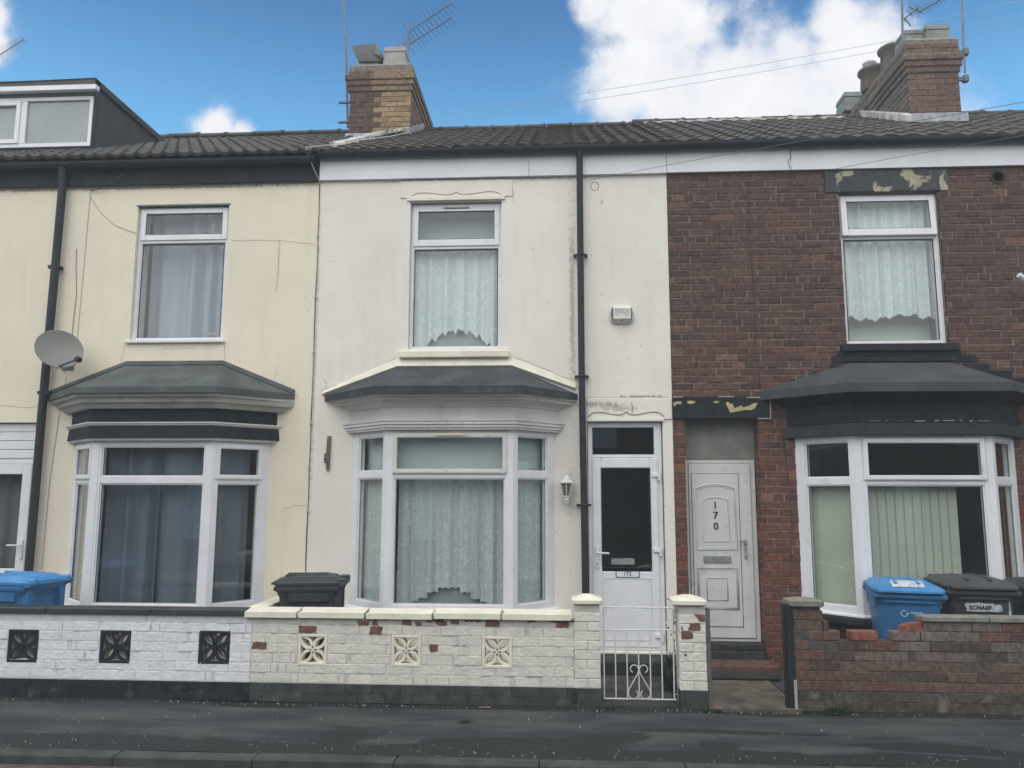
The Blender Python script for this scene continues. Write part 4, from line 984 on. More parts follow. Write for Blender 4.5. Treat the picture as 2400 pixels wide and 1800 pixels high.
for poly in (((830, 95), (842, 88), (850, 100), (862, 98), (872, 122), (890, 118), (905, 108), (915, 120), (940, 112), (965, 98), (985, 95), (970, 125), (950, 135), (925, 132), (900, 138), (868, 145), (850, 148), (842, 125)),
    ((577, 92), (600, 84), (618, 88), (612, 102), (595, 98), (585, 112), (577, 108)), ((642, 84), (665, 82), (686, 88), (675, 98), (660, 100), (648, 96)), ((770, 88), (792, 84), (800, 92), (780, 96))):
    m = MB(); polyface(m, [P3(*q) for q in poly], -.034, .004); m.build('exposed_paint', EXP, l)
m = MB(); rnd = random.Random(4)
for a, b, z in ((1.15, 1.25, 2.650), (1.60, 1.75, 2.651), (1.88, 2.02, 2.641), (1.98, 2.11, 2.429)): m.box(a, b, -.035, -.031, z-.006, z+.004, .001)
m.box(2.104, 2.112, -.034, -.02, 2.43, 2.64); m.build('paint_edge', MT['sill_grey'], l)
for i, (a, b) in enumerate(((B0, 2.42), (2.424, B1))):
    m = MB(); m.box(a, b, -.040, -.001, 5.012, 5.33, .002)
    x = a+.2
    while x < b: m.box(x-.006, x+.006, -.043, -.0395, 5.05, 5.062, .002); x += .75
    m.build('fascia', MT['fascia_white'], H)
crack(H, [(2.425, 5.24), (2.42, 5.14), (2.39, 5.11), (2.41, 5.02)], .007, 'ink', y=-.041, seed=2)
gutter(H, 1.31, B1, -.105, 5.29, .058)
rf = roof('roof', H, MT['tile_grey'], W1, B1, YE, ZE, YR, ZR+.04, .22, p_pan, .30, 15, .0)
ridge(rf, MT['tile_grey'], W1, B1, YR, ZR+.025, r=.085, L=.4, seed=6)
m = MB(); rnd = random.Random(31)
x = 1.3
L1 = []
while x < 4.3:
    h_ = rnd.uniform(.0, .035); L1.append([(x, YR-.17, ZR-.07), (x, YR-.165, ZR-.03+h_), (x, YR-.10, ZR+.0+h_), (x, YR-.09, ZR-.05)]); x += rnd.uniform(.04, .09)
m.loft(L1)
m.build('ridge_bedding', MT['mortar_pale'], rf)
CY0, CY1 = 2.0, 5.6
ch = chimney(H, 4.60, 5.24, 6.3, 7.60, 99, (.15, .095, .075), (.11, .07, .055), [(7.15, .02), (7.228, .04), (7.306, .06), (7.40, .025)], 41, cside=(.15, .125, .108))  # brick tones of this stack raised so that they carry haze
pot(ch, 4.80, 2.30, 7.62, .14, .24, 'pot_grey', True); pot(ch, 5.07, 2.25, 7.62, .145, .27, 'pot_grey', True)
pot(ch, 4.74, 2.72, 7.60, .17, .34, 'pot_clay'); pot(ch, 4.70, 3.30, 7.60, .19, .34, 'pot_clay'); pot(ch, 4.68, 4.1, 7.60, .18, .32, 'pot_grey', True); pot(ch, 4.68, 4.9, 7.58, .15, .25, 'pot_clay')
m = MB(); rnd = random.Random(8)
for (x, y_, r0, zz) in ((4.86, 2.42, .15, 7.72), (4.95, 2.55, .12, 7.76), (4.72, 2.18, .09, 7.66)):
    m.loft([[(x+r0*k*math.cos(a)*rnd.uniform(.8, 1.2), y_+r0*k*math.sin(a)*rnd.uniform(.8, 1.2), zz+h) for a in [q*math.pi/4 for q in range(8)]] for h, k in ((-.12, 1), (.03, .85), (.09, .5))])
m.build('cracked_mortar', MT['pot_grey'], ch)
m = MB(); m.lathe([(.08, 7.88), (.08, 8.02), (.10, 8.025), (.10, 8.05)], (4.66, 3.32), 12); m.build('flue_cap', MT['upvc'], ch)
m = MB(); m.box(4.57, 5.28, 1.90, 1.997, 6.42, 6.55, .01); m.face([(4.58, 1.95, 6.44), (4.58, 3.5, 7.25), (4.57, 3.5, 7.36), (4.57, 1.95, 6.58)])
m.face([(4.30, 1.75, 6.335), (5.40, 1.75, 6.335), (5.30, 1.99, 6.47), (4.45, 1.99, 6.47)]); m.build('lead_flashing', MT['lead'], ch)
m = MB(); rnd = random.Random(3)
for i in range(16):
    y_ = 1.95+.095*i; z_ = ZE+(y_-YE)*sl+.05
    m.loft([[(4.55-.02*i*0+.05*math.cos(a)*rnd.uniform(.6, 1.4), y_+.06*math.sin(a), z_+h+.05*math.sin(a)) for a in [k*math.pi/4 for k in range(8)]] for h in (0, .09)])
m.build('flaunching_mortar', MT['mortar_pale'], ch)
# upper window, top sash ajar
w = window(H, 2.903, 3.897, 3.188, 4.762, .055, 4.305, top_open=R(-3.5), lp=(2.950, 3.838, 3.228, 4.275), tp=(2.990, 3.812, 4.392, 4.682))
m = MB(); m.box(2.83, 3.98, -.05, .05, 3.100, 3.176, .008); m.build('sill', MT['black_paint'], w)
curtain('curtain', MT['lace_up'], w, (2.93, .17), (3.87, .17), 3.2, 4.74, .022, 7, 12, bottom=lambda x: 3.485+.012*math.sin(x*40)+.02*math.sin(x*9+1)+.008*math.sin(x*90), n=300)
m = MB(); m.face([(2.91, .34, 3.19), (3.89, .34, 3.19), (3.89, .40, 3.8), (2.91, .40, 3.8)]); m.build('inner_sheet', MT['board_pale'], w)
room(w, 'room', 2.90, 3.90, 3.18, 4.765, .28, 1.6, MT['room'])
# bay
bay, A, off, e = make_bay(H, 2.34, 2.765, 4.010, 4.44, .42, .60, 2.232, (1.775, 1.838), 2.99, 2.91, 3.885, .25, 2.70,
    (False, True, False), [
    ('cornice', 'black_paint', [(-.05, 2.352), (.05, 2.352), (.05, 2.53), (.12, 2.57), (.16, 2.60), (.20, 2.625), (.20, 2.64), (-.05, 2.64)]),
    ('frieze_board', 'trim_dark', [(-.05, 2.235), (.075, 2.235), (.07, 2.345), (-.05, 2.345)])],
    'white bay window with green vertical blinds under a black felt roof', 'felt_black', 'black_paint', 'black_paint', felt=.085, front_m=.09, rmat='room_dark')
m = MB(); rnd = random.Random(6); x = 2.9
while x < 4.0:
    w_ = rnd.uniform(.02, .12); p = off(.052)[1].y; m.box(x, x+w_, p-.004, p, 2.353+rnd.uniform(-.003, .01), 2.360+rnd.uniform(0, .01), .001); x += w_+rnd.uniform(.01, .12)
m.build('flaking_paint', MT['sill_grey'], bay)
inn = off(-.13)
def slats(p, q, n, z0, z1, ang):
    m = MB(); d = (q-p)/n; L_ = d.length; dn = d.normalized()
    for i in range(n):
        c = p+d*(i+.5); t = Vector((dn.x*math.cos(ang)-dn.y*math.sin(ang), dn.x*math.sin(ang)+dn.y*math.cos(ang)))*(L_*.53)
        m.face([(c.x-t.x, c.y-t.y, z0), (c.x+t.x, c.y+t.y, z0), (c.x+t.x, c.y+t.y, z1), (c.x-t.x, c.y-t.y, z1)])
    return m
slats(Vector((inn[1].x+.02, inn[1].y)), Vector((3.72, inn[2].y)), 11, .62, 1.75, .12).build('blind', MT['blind'], bay)
i2 = off(-.11)
slats(Vector((i2[0].x-.02, .03)), Vector((i2[1].x, i2[1].y+.02)), 6, .62, 1.75, .12).build('blind', MT['blind'], bay)
i4 = off(-.085)
slats(Vector((i4[2].x+.05, i4[2].y+.05)), Vector((i4[3].x+.06, .07)), 5, .62, 1.75, .25).build('blind', MT['curtain_beige'], bay)
m = MB(); m.obox((inn[1].x, inn[1].y), X_, Y_, 0, 1.1, -.02, .02, 1.752, 1.775); m.build('blind_rail', MT['sill_grey'], bay)
# stepped black painted bricks and cement above the canopy
m = MB(); rnd = random.Random(77)
for (x, z, w_) in ((2.12, 2.68, .30), (2.33, 2.755, .26), (2.55, 2.83, .22), (2.72, 2.905, .2), (2.74, 2.99, .16), (2.80, 3.045, 1.20), (3.95, 2.99, .2), (4.02, 2.90, .25), (4.2, 2.83, .28), (4.4, 2.755, .3), (4.62, 2.68, .3)):
    m.box(x, x+w_, -.014, .003, z, z+.07, .004)
m.box(2.86, 3.95, -.03, .003, 2.995, 3.043, .006); m.build('painted_bricks', MT['black_paint'], bay)
# upper run of crack with soot down the wall, redder repair line below
crack(H, [(1.98, 4.90), (1.985, 4.2), (2.0, 3.2), (2.02, 2.75)], .006, 'ink', y=-.004, seed=21)
crack(H, [(2.16, 2.62), (2.23, 2.2), (2.28, 1.5), (2.25, .9)], .005, 'ink', y=-.006, seed=22, name='cable')
# hole of an old flue vent
m = MB(); m.lathe([(.075, 0), (.075, .02), (.055, .02), (.055, -.0)], (0, 0), 16)
vs = [(4.50+x, -.012+z*.5, 4.905+y) for x, y, z in m.v]; m.v = vs; m.build('vent_hole', MT['ink'], H)
# white overflow pipe at the right
m = MB(); m.tube([(4.475, -.26, 3.80), (4.53, -.25, 3.765), (4.60, -.20, 3.68), (4.68, -.08, 3.56), (4.72, -.015, 3.45), (4.72, -.01, 3.2)], .026, 12); m.build('overflow_pipe', MT['upvc'], H)
# front door 170
m = MB(); m.box(1.262, 1.983, .155, .20, 2.025, 2.43); tp_ = m.build('overdoor_panel', MT['grey_render'], H)
m = MB(); ring(m, 1.272, 1.975, .245, 2.022, .145, .21, (.035, .045, .03, .03), .004); dr = m.build('door', MT['grey_door'], H, 'pale grey panelled front door numbered 170')
m = MB(); m.box(1.309, 1.926, .130, .18, .280, 1.988, .006); m.build('door_leaf', MT['grey_door'], dr)
m = MB(); ring(m, 1.332, 1.806, .385, 1.888, .1275, .1302, .0045); m.build('leaf_gap', MT['ink'], dr)
m = MB(); m.box(1.338, 1.800, .122, .1298, .391, 1.882, .003); m.build('inset_panel', MT['grey_door'], dr)
def bead(m, pts, r=.006): m.tube([(x, .121, z) for x, z in pts], r, 6)
m = MB()
def arch_pts(x0, x1, z0, z1, rise): 
    return [(x0, z0), (x0, z1)]+[(x0+(x1-x0)*i/14, z1+rise*math.sin(math.pi*i/14)**.8) for i in range(1, 14)]+[(x1, z1), (x1, z0), (x0, z0)]
bead(m, arch_pts(1.372, 1.766, 1.135, 1.735, .045), .008); bead(m, arch_pts(1.384, 1.754, 1.147, 1.722, .04), .005)
bead(m, arch_pts(1.442, 1.694, 1.215, 1.62, .03)); bead(m, [(1.372, .958), (1.766, .958), (1.766, .555), (1.372, .555), (1.372, .958)], .008); bead(m, [(1.386, .942), (1.752, .942), (1.752, .57), (1.386, .57), (1.386, .942)], .005)
bead(m, [(1.46, .86), (1.66, .86), (1.66, .64), (1.46, .64), (1.46, .86)])
m.build('panel_moulding', MT['grey_door'], dr)
m = MB(); ring(m, 1.433, 1.702, 1.002, 1.074, .112, .122, .010, .003); m.box(1.443, 1.692, .114, .121, 1.012, 1.064)
for i in range(4): m.box(1.446, 1.689, .110, .1145, 1.016+i*.012, 1.024+i*.012)
m.build('letterbox', MT['silver'], dr)
for i, (c_, z) in enumerate((('1', 1.572), ('7', 1.468), ('0', 1.362))):
    text_mesh('door_number', c_, .098, MT['ink'], dr, (1.565, .1195, z), depth=.002, bold=.002) if c_ != '1' else MB().box(1.558, 1.570, .1165, .1215, 1.542, 1.607).build('door_number', MT['ink'], dr)
m = MB(); m.box(1.838, 1.862, .115, .130, 1.045, 1.235, .005); m.tube([(1.85, .118, 1.19), (1.84, .09, 1.20), (1.79, .085, 1.232)], .008, 8); m.build('handle', MT['silver'], dr)
m = MB(); m.box(1.262, 1.985, .02, .215, .185, .243, .008); m.build('threshold', MT['step_black'], dr)
m = MB(); m.box(1.262, 1.985, -.03, .28, .0, .184, .01); m.build('doorstep', MT['step_black'], H)
m = MB(); m.box(1.22, 2.02, -.32, -.031, .02, .115, .012); m.build('doorstep', MT['step_red'], H)
m = MB(); m.box(1.19, 1.98, -.50, -.321, .02, .06, .015); m.build('doorstep', MT['step_black'], H)
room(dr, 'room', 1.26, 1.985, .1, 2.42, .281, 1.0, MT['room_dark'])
# ================================================================== GARDEN WALLS
FY = -1.40
def Tf(y): return lambda u, z, w: (u, y-w, z)
def vent_block(parent, x0, z0, s, mat, depth=.09, y=FY, inner=None):
    S = s; t = .024; cx, cz = x0+S/2, z0+S*.51; h = S/2-t*.6; sd = random.Random(int(x0*1000))
    def ribs(m, ya, yb, wd, taper=0.0):
        for sx in (-1, 1):
            for sz in (-1, 1):
                for bulge in (-1, 1):
                    n = 9; P = []
                    for i in range(n+1):
                        q = i/n; o = bulge*.135*S*math.sin(math.pi*q); P.append((cx+sx*h*q-sz*.7071*o, cz+sz*h*q+sx*.7071*o))
                    lo = []
                    for i, (a, b) in enumerate(P):
                        p0 = P[max(0, i-1)]; p1 = P[min(n, i+1)]; dx, dz = p1[0]-p0[0], p1[1]-p0[1]; l = math.hypot(dx, dz); w0 = wd*sd.uniform(.92, 1.1); nx_, nz_ = -dz/l, dx/l
                        lo.append([(a+nx_*w0*.8, ya, b+nz_*w0*.8), (a-nx_*w0*.8, ya, b-nz_*w0*.8), (a-nx_*w0, ya+.004, b-nz_*w0), (a-nx_*(w0+taper), yb, b-nz_*(w0+taper)), (a+nx_*(w0+taper), yb, b+nz_*(w0+taper)), (a+nx_*w0, ya+.004, b+nz_*w0)])
                    m.loft(lo)
        m.box(cx-.020, cx+.020, ya-.001, yb, cz-.020, cz+.020, .008)
    m = MB(); ring(m, x0, x0+S, z0, z0+S*1.02, y-.004, y+(.02 if inner else depth), t, .004)
    ribs(m, y+.004, y+(.022 if inner else depth-.01), .0115, 0 if inner else .004)
    o = m.build('vent_block', MT[mat], parent)
    if inner:
        m = MB(); ring(m, x0, x0+S, z0, z0+S*1.02, y+.0205, y+depth, t+.004); ribs(m, y+.0225, y+depth-.01, .0115, .006); m.build('inner_face', MT[inner], o)
    return o
def paintcol(base, under, bare):
    def f(u, z, r):
        for a, b, c, d in bare:
            if a < u < b and c < z < d: return under
        k = r.uniform(.965, 1.03); return tuple(v*k for v in base)
    return f
def garden_wall(root, x0, x1, z0, z1, holes, base, mat, seed, plinth=.148):
    m = MB(); m.cc = tuple(v*.82 for v in base)
    wall(m, x0, x1, plinth, z1, FY+.002, FY+.10, holes)
    bricks(m, Tf(FY+.002), x0, x1, z0, z1, holes, paintcol(base, (.2, .1, .08), []), seed, .0775, .225, 0, gap=.0045, vgap=.25, prot=.0019, jit=.0008)
    rc = random.Random(seed+5)
    for _ in range(int((x1-x0)*22)):
        rr = rc.randint(0, 6); xx = rc.uniform(x0, x1-.05); zz = z0+rr*.0775; ln = rc.uniform(.02, .16); k = rc.uniform(.38, .8)
        if rc.random() < .25: q = (xx, xx+.004, zz+.01, zz+.07)
        else: q = (xx, min(x1, xx+ln), zz-.0015, zz+rc.uniform(.0008, .003))
        if any(h[0]-.01 < (q[0]+q[1])/2 < h[1]+.01 and h[2]-.01 < (q[2]+q[3])/2 < h[3]+.01 for h in holes): continue
        m.cc = (.62*k, .61*k, .57*k); m.box(q[0], q[1], FY-.0022, FY+.0, q[2], q[3])
    wl = m.build('wall', MT[mat], root)
    m = MB(); m.cc = None
    m.box(x0, x1, FY+.006, FY+.10, 0, plinth); 
    for a in range(2):
        x = x0-(.1 if a else 0)
        while x < x1: m.box(max(x0, x)+.0015, min(x1, x+.224)-.001, FY-.002-.003*random.Random(int(x*99)+a).random(), FY+.0055, .002+a*.074, .0745+a*.072, .002); x += .225
    m.build('plinth', MT['plinth_black'] if mat == 'painted_white' else MT['plinth_green'], root)
    return wl
MT['plinth_green'] = M('plinth_green', (.045, .052, .050), .8, .35, 9, .6, 60, .3, dirt=.7, dirtcol=(.10, .11, .10), dscale=9, dthr=.58)
MT['bare_brick'] = M('bare_brick', (.17, .085, .07), .9, .3, 30, .5, 80, .15)
# left wall: white paint, black coping and black vent blocks
vx = [(-5.43, .278), (-4.628, .278), (-3.83, .282), (-2.985, .288)]
GW = empty('garden_wall', (-4.6, FY, 0), 'low garden wall of bright white painted brick with black coping and black vent blocks', 'garden wall', 'front garden walls')
H1 = [(a, a+.265, z, z+.265) for a, z in vx]
garden_wall(GW, -7.0, -2.541, .150, .677, H1, (.72, .73, .77), 'painted_white', 31)
for a, z in vx: vent_block(GW, a+.002, z, .261, 'black_paint', inner='sill_grey')
m = MB(); rnd = random.Random(3); x = -7.0
while x < -2.56:
    e_ = min(x+.9, -2.60); m.box(x, e_-.003, FY-.028, FY+.135, .679, .728+rnd.uniform(-.002, .002), .007); x += .9
    if e_ >= -2.61: break
m.build('coping', MT['coping_black'], GW)
# middle wall: cream paint flaking to red brick, cream copings and pillar
GM = empty('garden_wall', (-2.5, FY, 0), 'low garden wall of cream painted brick flaking to red, with cream coping, pillar and vent blocks', 'garden wall', 'front garden walls')
vx = [(-2.150, .288), (-1.375, .290), (-.632, .288)]
H2 = [(a, a+.248, z, z+.25) for a, z in vx]
garden_wall(GM, -2.539, .112, .150, .668, H2, (.66, .645, .585), 'painted_cream', 32)
for a, z in vx: vent_block(GM, a+.002, z, .245, 'painted_cream2' if 'painted_cream2' in MT else 'coping_cream')
m = MB(); rnd = random.Random(4); js = [-2.60, -2.155, -1.59, -1.035, -.475, .10]
for a, b in zip(js[:-1], js[1:]):
    dz = rnd.uniform(-.004, .004); m.loft([[(a+.004, FY-.035, .672+dz), (b-.006+rnd.uniform(-.004, .004), FY-.035, .672+dz), (b-.004, FY+.14, .680+dz), (a+.004, FY+.14, .680+dz)],
        [(a+.004, FY-.035, .716+dz), (b-.006, FY-.035, .716+dz), (b-.004, FY+.14, .735+dz), (a+.004, FY+.14, .735+dz)]])
m.build('coping', MT['coping_cream'], GM)
m = MB(); m.box(-2.62, -2.51, FY+.11, -.02, 0, .685); m.build('side_wall', MT['painted_cream'], GM)
m = MB(); m.box(-2.645, -2.49, FY+.141, -.004, .686, .728, .006); m.build('coping', MT['coping_cream'], GM)
def pillar(root, x0, x1, y0, y1, z0, z1, base, mat, seed):
    m = MB(); m.cc = tuple(v*.8 for v in base); m.box(x0+.003, x1-.003, y0+.004, y1-.003, z0, z1)
    cf = paintcol(base, (0, 0, 0), [])
    bricks(m, lambda u, z, w: (u, y0+.003-w, z), x0, x1, z0, z1, [], cf, seed, .0735, .215, 0, gap=.006, prot=.0045)
    bricks(m, lambda u, z, w: (x0+.003-w, u, z), y0, y1, z0, z1, [], cf, seed+1, .0735, .215, 0, gap=.006, prot=.0045)
    bricks(m, lambda u, z, w: (x1-.003+w, u, z), y0, y1, z0, z1, [], cf, seed+2, .0735, .215, 0, gap=.006, prot=.0045)
    m.cc = None
    return m
def cap(x0, x1, y0, y1, z, h=.04, peak=.03):
    m = MB(); c = .02; xm, ym = (x0+x1)/2, (y0+y1)/2
    lp = lambda i, zz: [(x0+i+c, y0+i, zz), (x1-i-c, y0+i, zz), (x1-i, y0+i+c, zz), (x1-i, y1-i-c, zz), (x1-i-c, y1-i, zz), (x0+i+c, y1-i, zz), (x0+i, y1-i-c, zz), (x0+i, y0+i+c, zz)]
    m.loft([lp(.012, z), lp(0, z+.01), lp(0, z+h), [(xm+(p[0]-xm)*.25, ym+(p[1]-ym)*.25, z+h+peak) for p in lp(0, 0)]]); return m
pillar(GM, .114, .324, FY-.004, FY+.21, .145, .796, (.66, .645, .585), 'painted_cream', 51).build('pillar', MT['painted_cream'], GM)
m = MB(); m.box(.117, .321, FY-.001, FY+.20, 0, .144); m.build('plinth', MT['plinth_green'], GM)
cap(.098, .345, FY-.03, FY+.235, .797, .035, .035).build('pillar_cap', MT['coping_cream'], GM)
# places where the paint has come away
def ragrect(x0, x1, z0, z1, seed, k=.007):
    rnd = random.Random(seed); P = []
    for (a, b), (c, d) in (((x0, z0), (x1, z0)), ((x1, z0), (x1, z1)), ((x1, z1), (x0, z1)), ((x0, z1), (x0, z0))):
        n = max(2, int(math.hypot(c-a, d-b)/.016))
        for i in range(n): P.append((a+(c-a)*i/n+rnd.uniform(-k, k), b+(d-b)*i/n+rnd.uniform(-k, k)*.8))
    return P
for (a, b, c, d, s_) in [(-2.147, -2.0, 0.549, 0.603, 1), (-1.656, -1.565, 0.613, 0.648, 2), (-1.533, -1.488, 0.614, 0.656, 3), (-1.555, -1.451, 0.546, 0.606, 4), (-1.285, -1.217, 0.617, 0.67, 5), (-1.179, -1.128, 0.615, 0.644, 6), (-1.078, -0.951, 0.647, 0.672, 7), (-1.005, -0.916, 0.623, 0.658, 8), (-0.888, -0.818, 0.634, 0.662, 9), (-0.774, -0.641, 0.653, 0.676, 10), (-0.607, -0.494, 0.616, 0.669, 11), (-0.271, -0.202, 0.653, 0.672, 12), (-0.077, 0.116, 0.657, 0.672, 13), (-0.033, 0.072, 0.614, 0.657, 14), (-1.058, -0.992, 0.416, 0.47, 15), (-2.53, -2.411, 0.415, 0.47, 16)]:
    m = MB(); polyface(m, ragrect(a, b, c, d, s_), FY-.0055, .012); m.build('bare_patch', MT['bare_brick'], GM)
for i, x in enumerate(js[1:-1]):
    m = MB(); rnd = random.Random(i+60); m.tube([(x+.01, FY-.0355, .672), (x+rnd.uniform(-.005, .01), FY-.0365, .69), (x+.004, FY-.036, .7165), (x+.02, FY+.02, .724), (x+.0, FY+.08, .731)], .0045, 5); m.build('coping_joint', MT['cable_grey'], GM)
m = MB(); m.box(-.26+.35, -.21+.35, FY-.008, FY-.0045, .035, .125, .002); m.build('drain_slot', MT['ink'], GM)
# free-standing pillar between the two front paths
GP = empty('gate_pillar', (1.06, FY, 0), 'free standing gate pillar of cream painted brick with flaking patches and a pyramid cap', 'pillar')
pillar(GP, .955, 1.165, FY-.004, FY+.21, .14, .796, (.68, .665, .60), 'painted_cream', 61).build('pillar', MT['painted_cream'], GP)
m = MB(); m.box(.958, 1.162, FY-.001, FY+.20, 0, .139); m.build('plinth', MT['plinth_green'], GP)
cap(.905, 1.180, FY-.035, FY+.24, .797, .038, .035).build('pillar_cap', MT['coping_cream'], GP)
def Pp(x, y): return (.957+(x-185)*.000630, .796-(y-215)*.000588)
for q in (((375, 330), (508, 330), (512, 425), (445, 428), (425, 400), (408, 372), (385, 350)), ((320, 445), (440, 438), (452, 505), (440, 540), (300, 545), (292, 522), (312, 490)), ((208, 545), (320, 548), (355, 595), (350, 645), (290, 655), (208, 655)), ((232, 850), (262, 845), (272, 870), (240, 878)), ((206, 480), (222, 500), (228, 540), (208, 540))):
    m = MB(); polyface(m, [Pp(*p) for p in q], FY-.0085, .012); m.build('bare_patch', MT['bare_brick'], GP)
BD = empty('fence_batten', (1.185, FY, 0), 'thin grey weathered batten fixed upright to the side of the cream gate pillar', 'batten')
m = MB(); m.box(1.172, 1.200, FY-.01, FY+.03, .0, .775, .003); m.build('batten', MT['sill_dark'] if 'sill_dark' in MT else M('sill_dark', (.10, .105, .105), .8, .3, 12, .4, 60), BD)
# broken brick wall on the right
GB = empty('garden_wall', (2.6, FY, 0), 'broken red brown brick garden wall with bricks missing from its top and a dark stone coping', 'garden wall', 'front garden walls')
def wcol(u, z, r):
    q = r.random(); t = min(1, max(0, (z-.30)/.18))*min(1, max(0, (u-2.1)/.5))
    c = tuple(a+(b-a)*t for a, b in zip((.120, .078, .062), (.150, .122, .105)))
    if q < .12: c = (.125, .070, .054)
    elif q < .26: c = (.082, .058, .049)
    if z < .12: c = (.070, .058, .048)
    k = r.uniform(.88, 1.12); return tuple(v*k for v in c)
def wtop(u, zt):
    if u < 2.085: return zt < .80
    if u < 2.115: return zt < .70
    if zt < .552: return True
    if zt < .63: return u < 2.23 or 2.36 < u < 2.50 or u > 2.66
    if zt < .705: return u > 2.74
    return False
m = MB(); m.cc = (.085, .075, .066)
m.box(1.856, 2.07, FY+.004, FY+.205, 0, .79); m.box(2.071, 6.4, FY+.004, FY+.095, 0, .533); m.box(2.86, 6.4, FY+.0045, FY+.0955, .534, .69)
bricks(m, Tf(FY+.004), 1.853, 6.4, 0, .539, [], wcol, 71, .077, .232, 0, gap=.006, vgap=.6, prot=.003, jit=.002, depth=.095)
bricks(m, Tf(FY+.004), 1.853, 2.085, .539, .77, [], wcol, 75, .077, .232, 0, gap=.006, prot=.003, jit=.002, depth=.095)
rw = random.Random(17)
for (a, b, z_) in [(2.088, 2.215, .543), (2.615, 2.83, .543), (2.088, 2.128, .620), (2.838, 3.06, .543), (2.86, 3.0, .620)]+[(3.066+.228*i, 3.288+.228*i, .543) for i in range(15)]+[(3.006+.228*i, 3.228+.228*i, .620) for i in range(15)]:
    m.cc = wcol((a+b)/2, z_, rw); m.box(a, b, FY-.001+rw.uniform(-.002, .002), FY+.098, z_, z_+.069, .004)
bricks(m, lambda u, z, w: (1.857-w, u, z), FY, FY+.21, 0, .77, [], wcol, 72, .077, .215, 0)
wl = m.build('wall', MT['old_brick'], GB)
m = MB(); m.cc = (.21, .085, .055)
m.box(2.29, 2.508, FY-.008, FY+.095, .541, .613, .006); m.build('loose_brick', MT['old_brick'], GB, 'bright orange loose brick on the broken top')
m = MB(); m.cc = (.22, .09, .055); m.loft([[(2.69, FY+.0, .614), (2.855, FY+.002, .614), (2.855, FY+.09, .614), (2.69, FY+.085, .614)], [(2.70, FY+.0, .655), (2.855, FY+.004, .690), (2.855, FY+.085, .690), (2.705, FY+.08, .660)]]); m.build('broken_brick', MT['old_brick'], GB)
m = MB(); m.box(2.845, 3.355, FY-.022, FY+.125, .694, .735, .006); m.box(3.362, 4.4, FY-.024, FY+.125, .694, .733, .006); m.box(4.405, 6.4, FY-.022, FY+.125, .694, .735, .006)
m.build('coping', MT['concrete'], GB)
cap(1.832, 2.098, FY-.03, FY+.225, .795, .045, .02).build('pillar_cap', MT['concrete'], GB)
PS = empty('gate_post', (1.83, FY, 0), 'black painted wooden gate post standing against the end of the broken brick wall', 'post')
m = MB(); m.box(1.795, 1.851, FY-.012, FY+.07, 0, .812, .005); m.box(1.779, 1.7945, FY+.0, FY+.06, 0, .815, .003); m.build('post', MT['black_paint'], PS)
m = MB(); m.box(1.8335, 1.855, FY-.028, FY-.013, 0, .24, .002); m.build('strip', MT['sill_grey'], PS)
# ================================================================== GATE
G = empty('garden_gate', (.36, -1.33, 0), 'white wrought iron garden gate with thin bars and scrolls', 'gate')
y = -1.325
def tube_obj(name, segs, r, parent, mat='white_metal', n=6):
    m = MB()
    for s_ in segs: m.tube(s_, r, n)
    return m.build(name, MT[mat], parent)
tube_obj('frame', [[(.356, y, .05), (.356, y, .755), (.366, y, .768), (.905, y, .768)], [(.915, y, .768), (.915, y, .05)], [(.356, y, .052), (.93, y, .052)], [(.356, y, .585), (.915, y, .592)]], .0062, G)
bx = [.356+.093*i for i in range(1, 6)]
for x in bx: tube_obj('bar', [[(x, y, .052), (x, y, .588)]], .0058, G, n=6)
def spiral(cx, cz, r0, r1, a0, a1, n=22): return [(cx+(r0+(r1-r0)*i/n)*math.cos(a0+(a1-a0)*i/n), y-.012, cz+(r0+(r1-r0)*i/n)*math.sin(a0+(a1-a0)*i/n)) for i in range(n+1)]
xc = bx[2]
for s in (-1, 1):
    P = [(-.0, .265), (s*.008, .235), (s*.045, .175), (s*.08, .125)]
    low = spiral(0, 0, .044, .030, 0.25, -4.1, 20)
    pts = [(xc+.0+s*.004, y-.012, .262)]+[(xc+s*(.085), y-.012, .125)]+[(xc+s*(.044+p[0]), y-.012, .094+p[2]) for p in low]
    up = [(xc+s*(.040+p[0]), y-.012, .285+p[2]) for p in spiral(0, 0, .038, .026, math.pi+.6, math.pi-4.3, 20)]
    tube_obj('scroll', [pts, [(xc+s*.002, y-.012, .255)]+up], .0042, G)
for cx, cz, sx in ((.40, .735, 1), (.60, .735, -1), (.70, .735, 1), (.88, .70, -1), (.88, .63, 1)):
    tube_obj('scroll', [[(p[0], y+.004, p[2]) for p in spiral(cx, cz, .034, .022, .2, 3.9 if sx > 0 else -3.6, 16)]], .0028, G)
tube_obj('brace', [[(.50, y+.004, .69), (.62, y+.004, .60)], [(.635, y+.004, .60), (.76, y+.004, .69)]], .0028, G)
tube_obj('hinge_rod', [[(.945, y+.02, .03), (.945, y+.02, .80)], [(.915, y, .74), (.945, y+.02, .742)], [(.915, y, .09), (.945, y+.02, .092)]], .004, G, 'sill_grey')
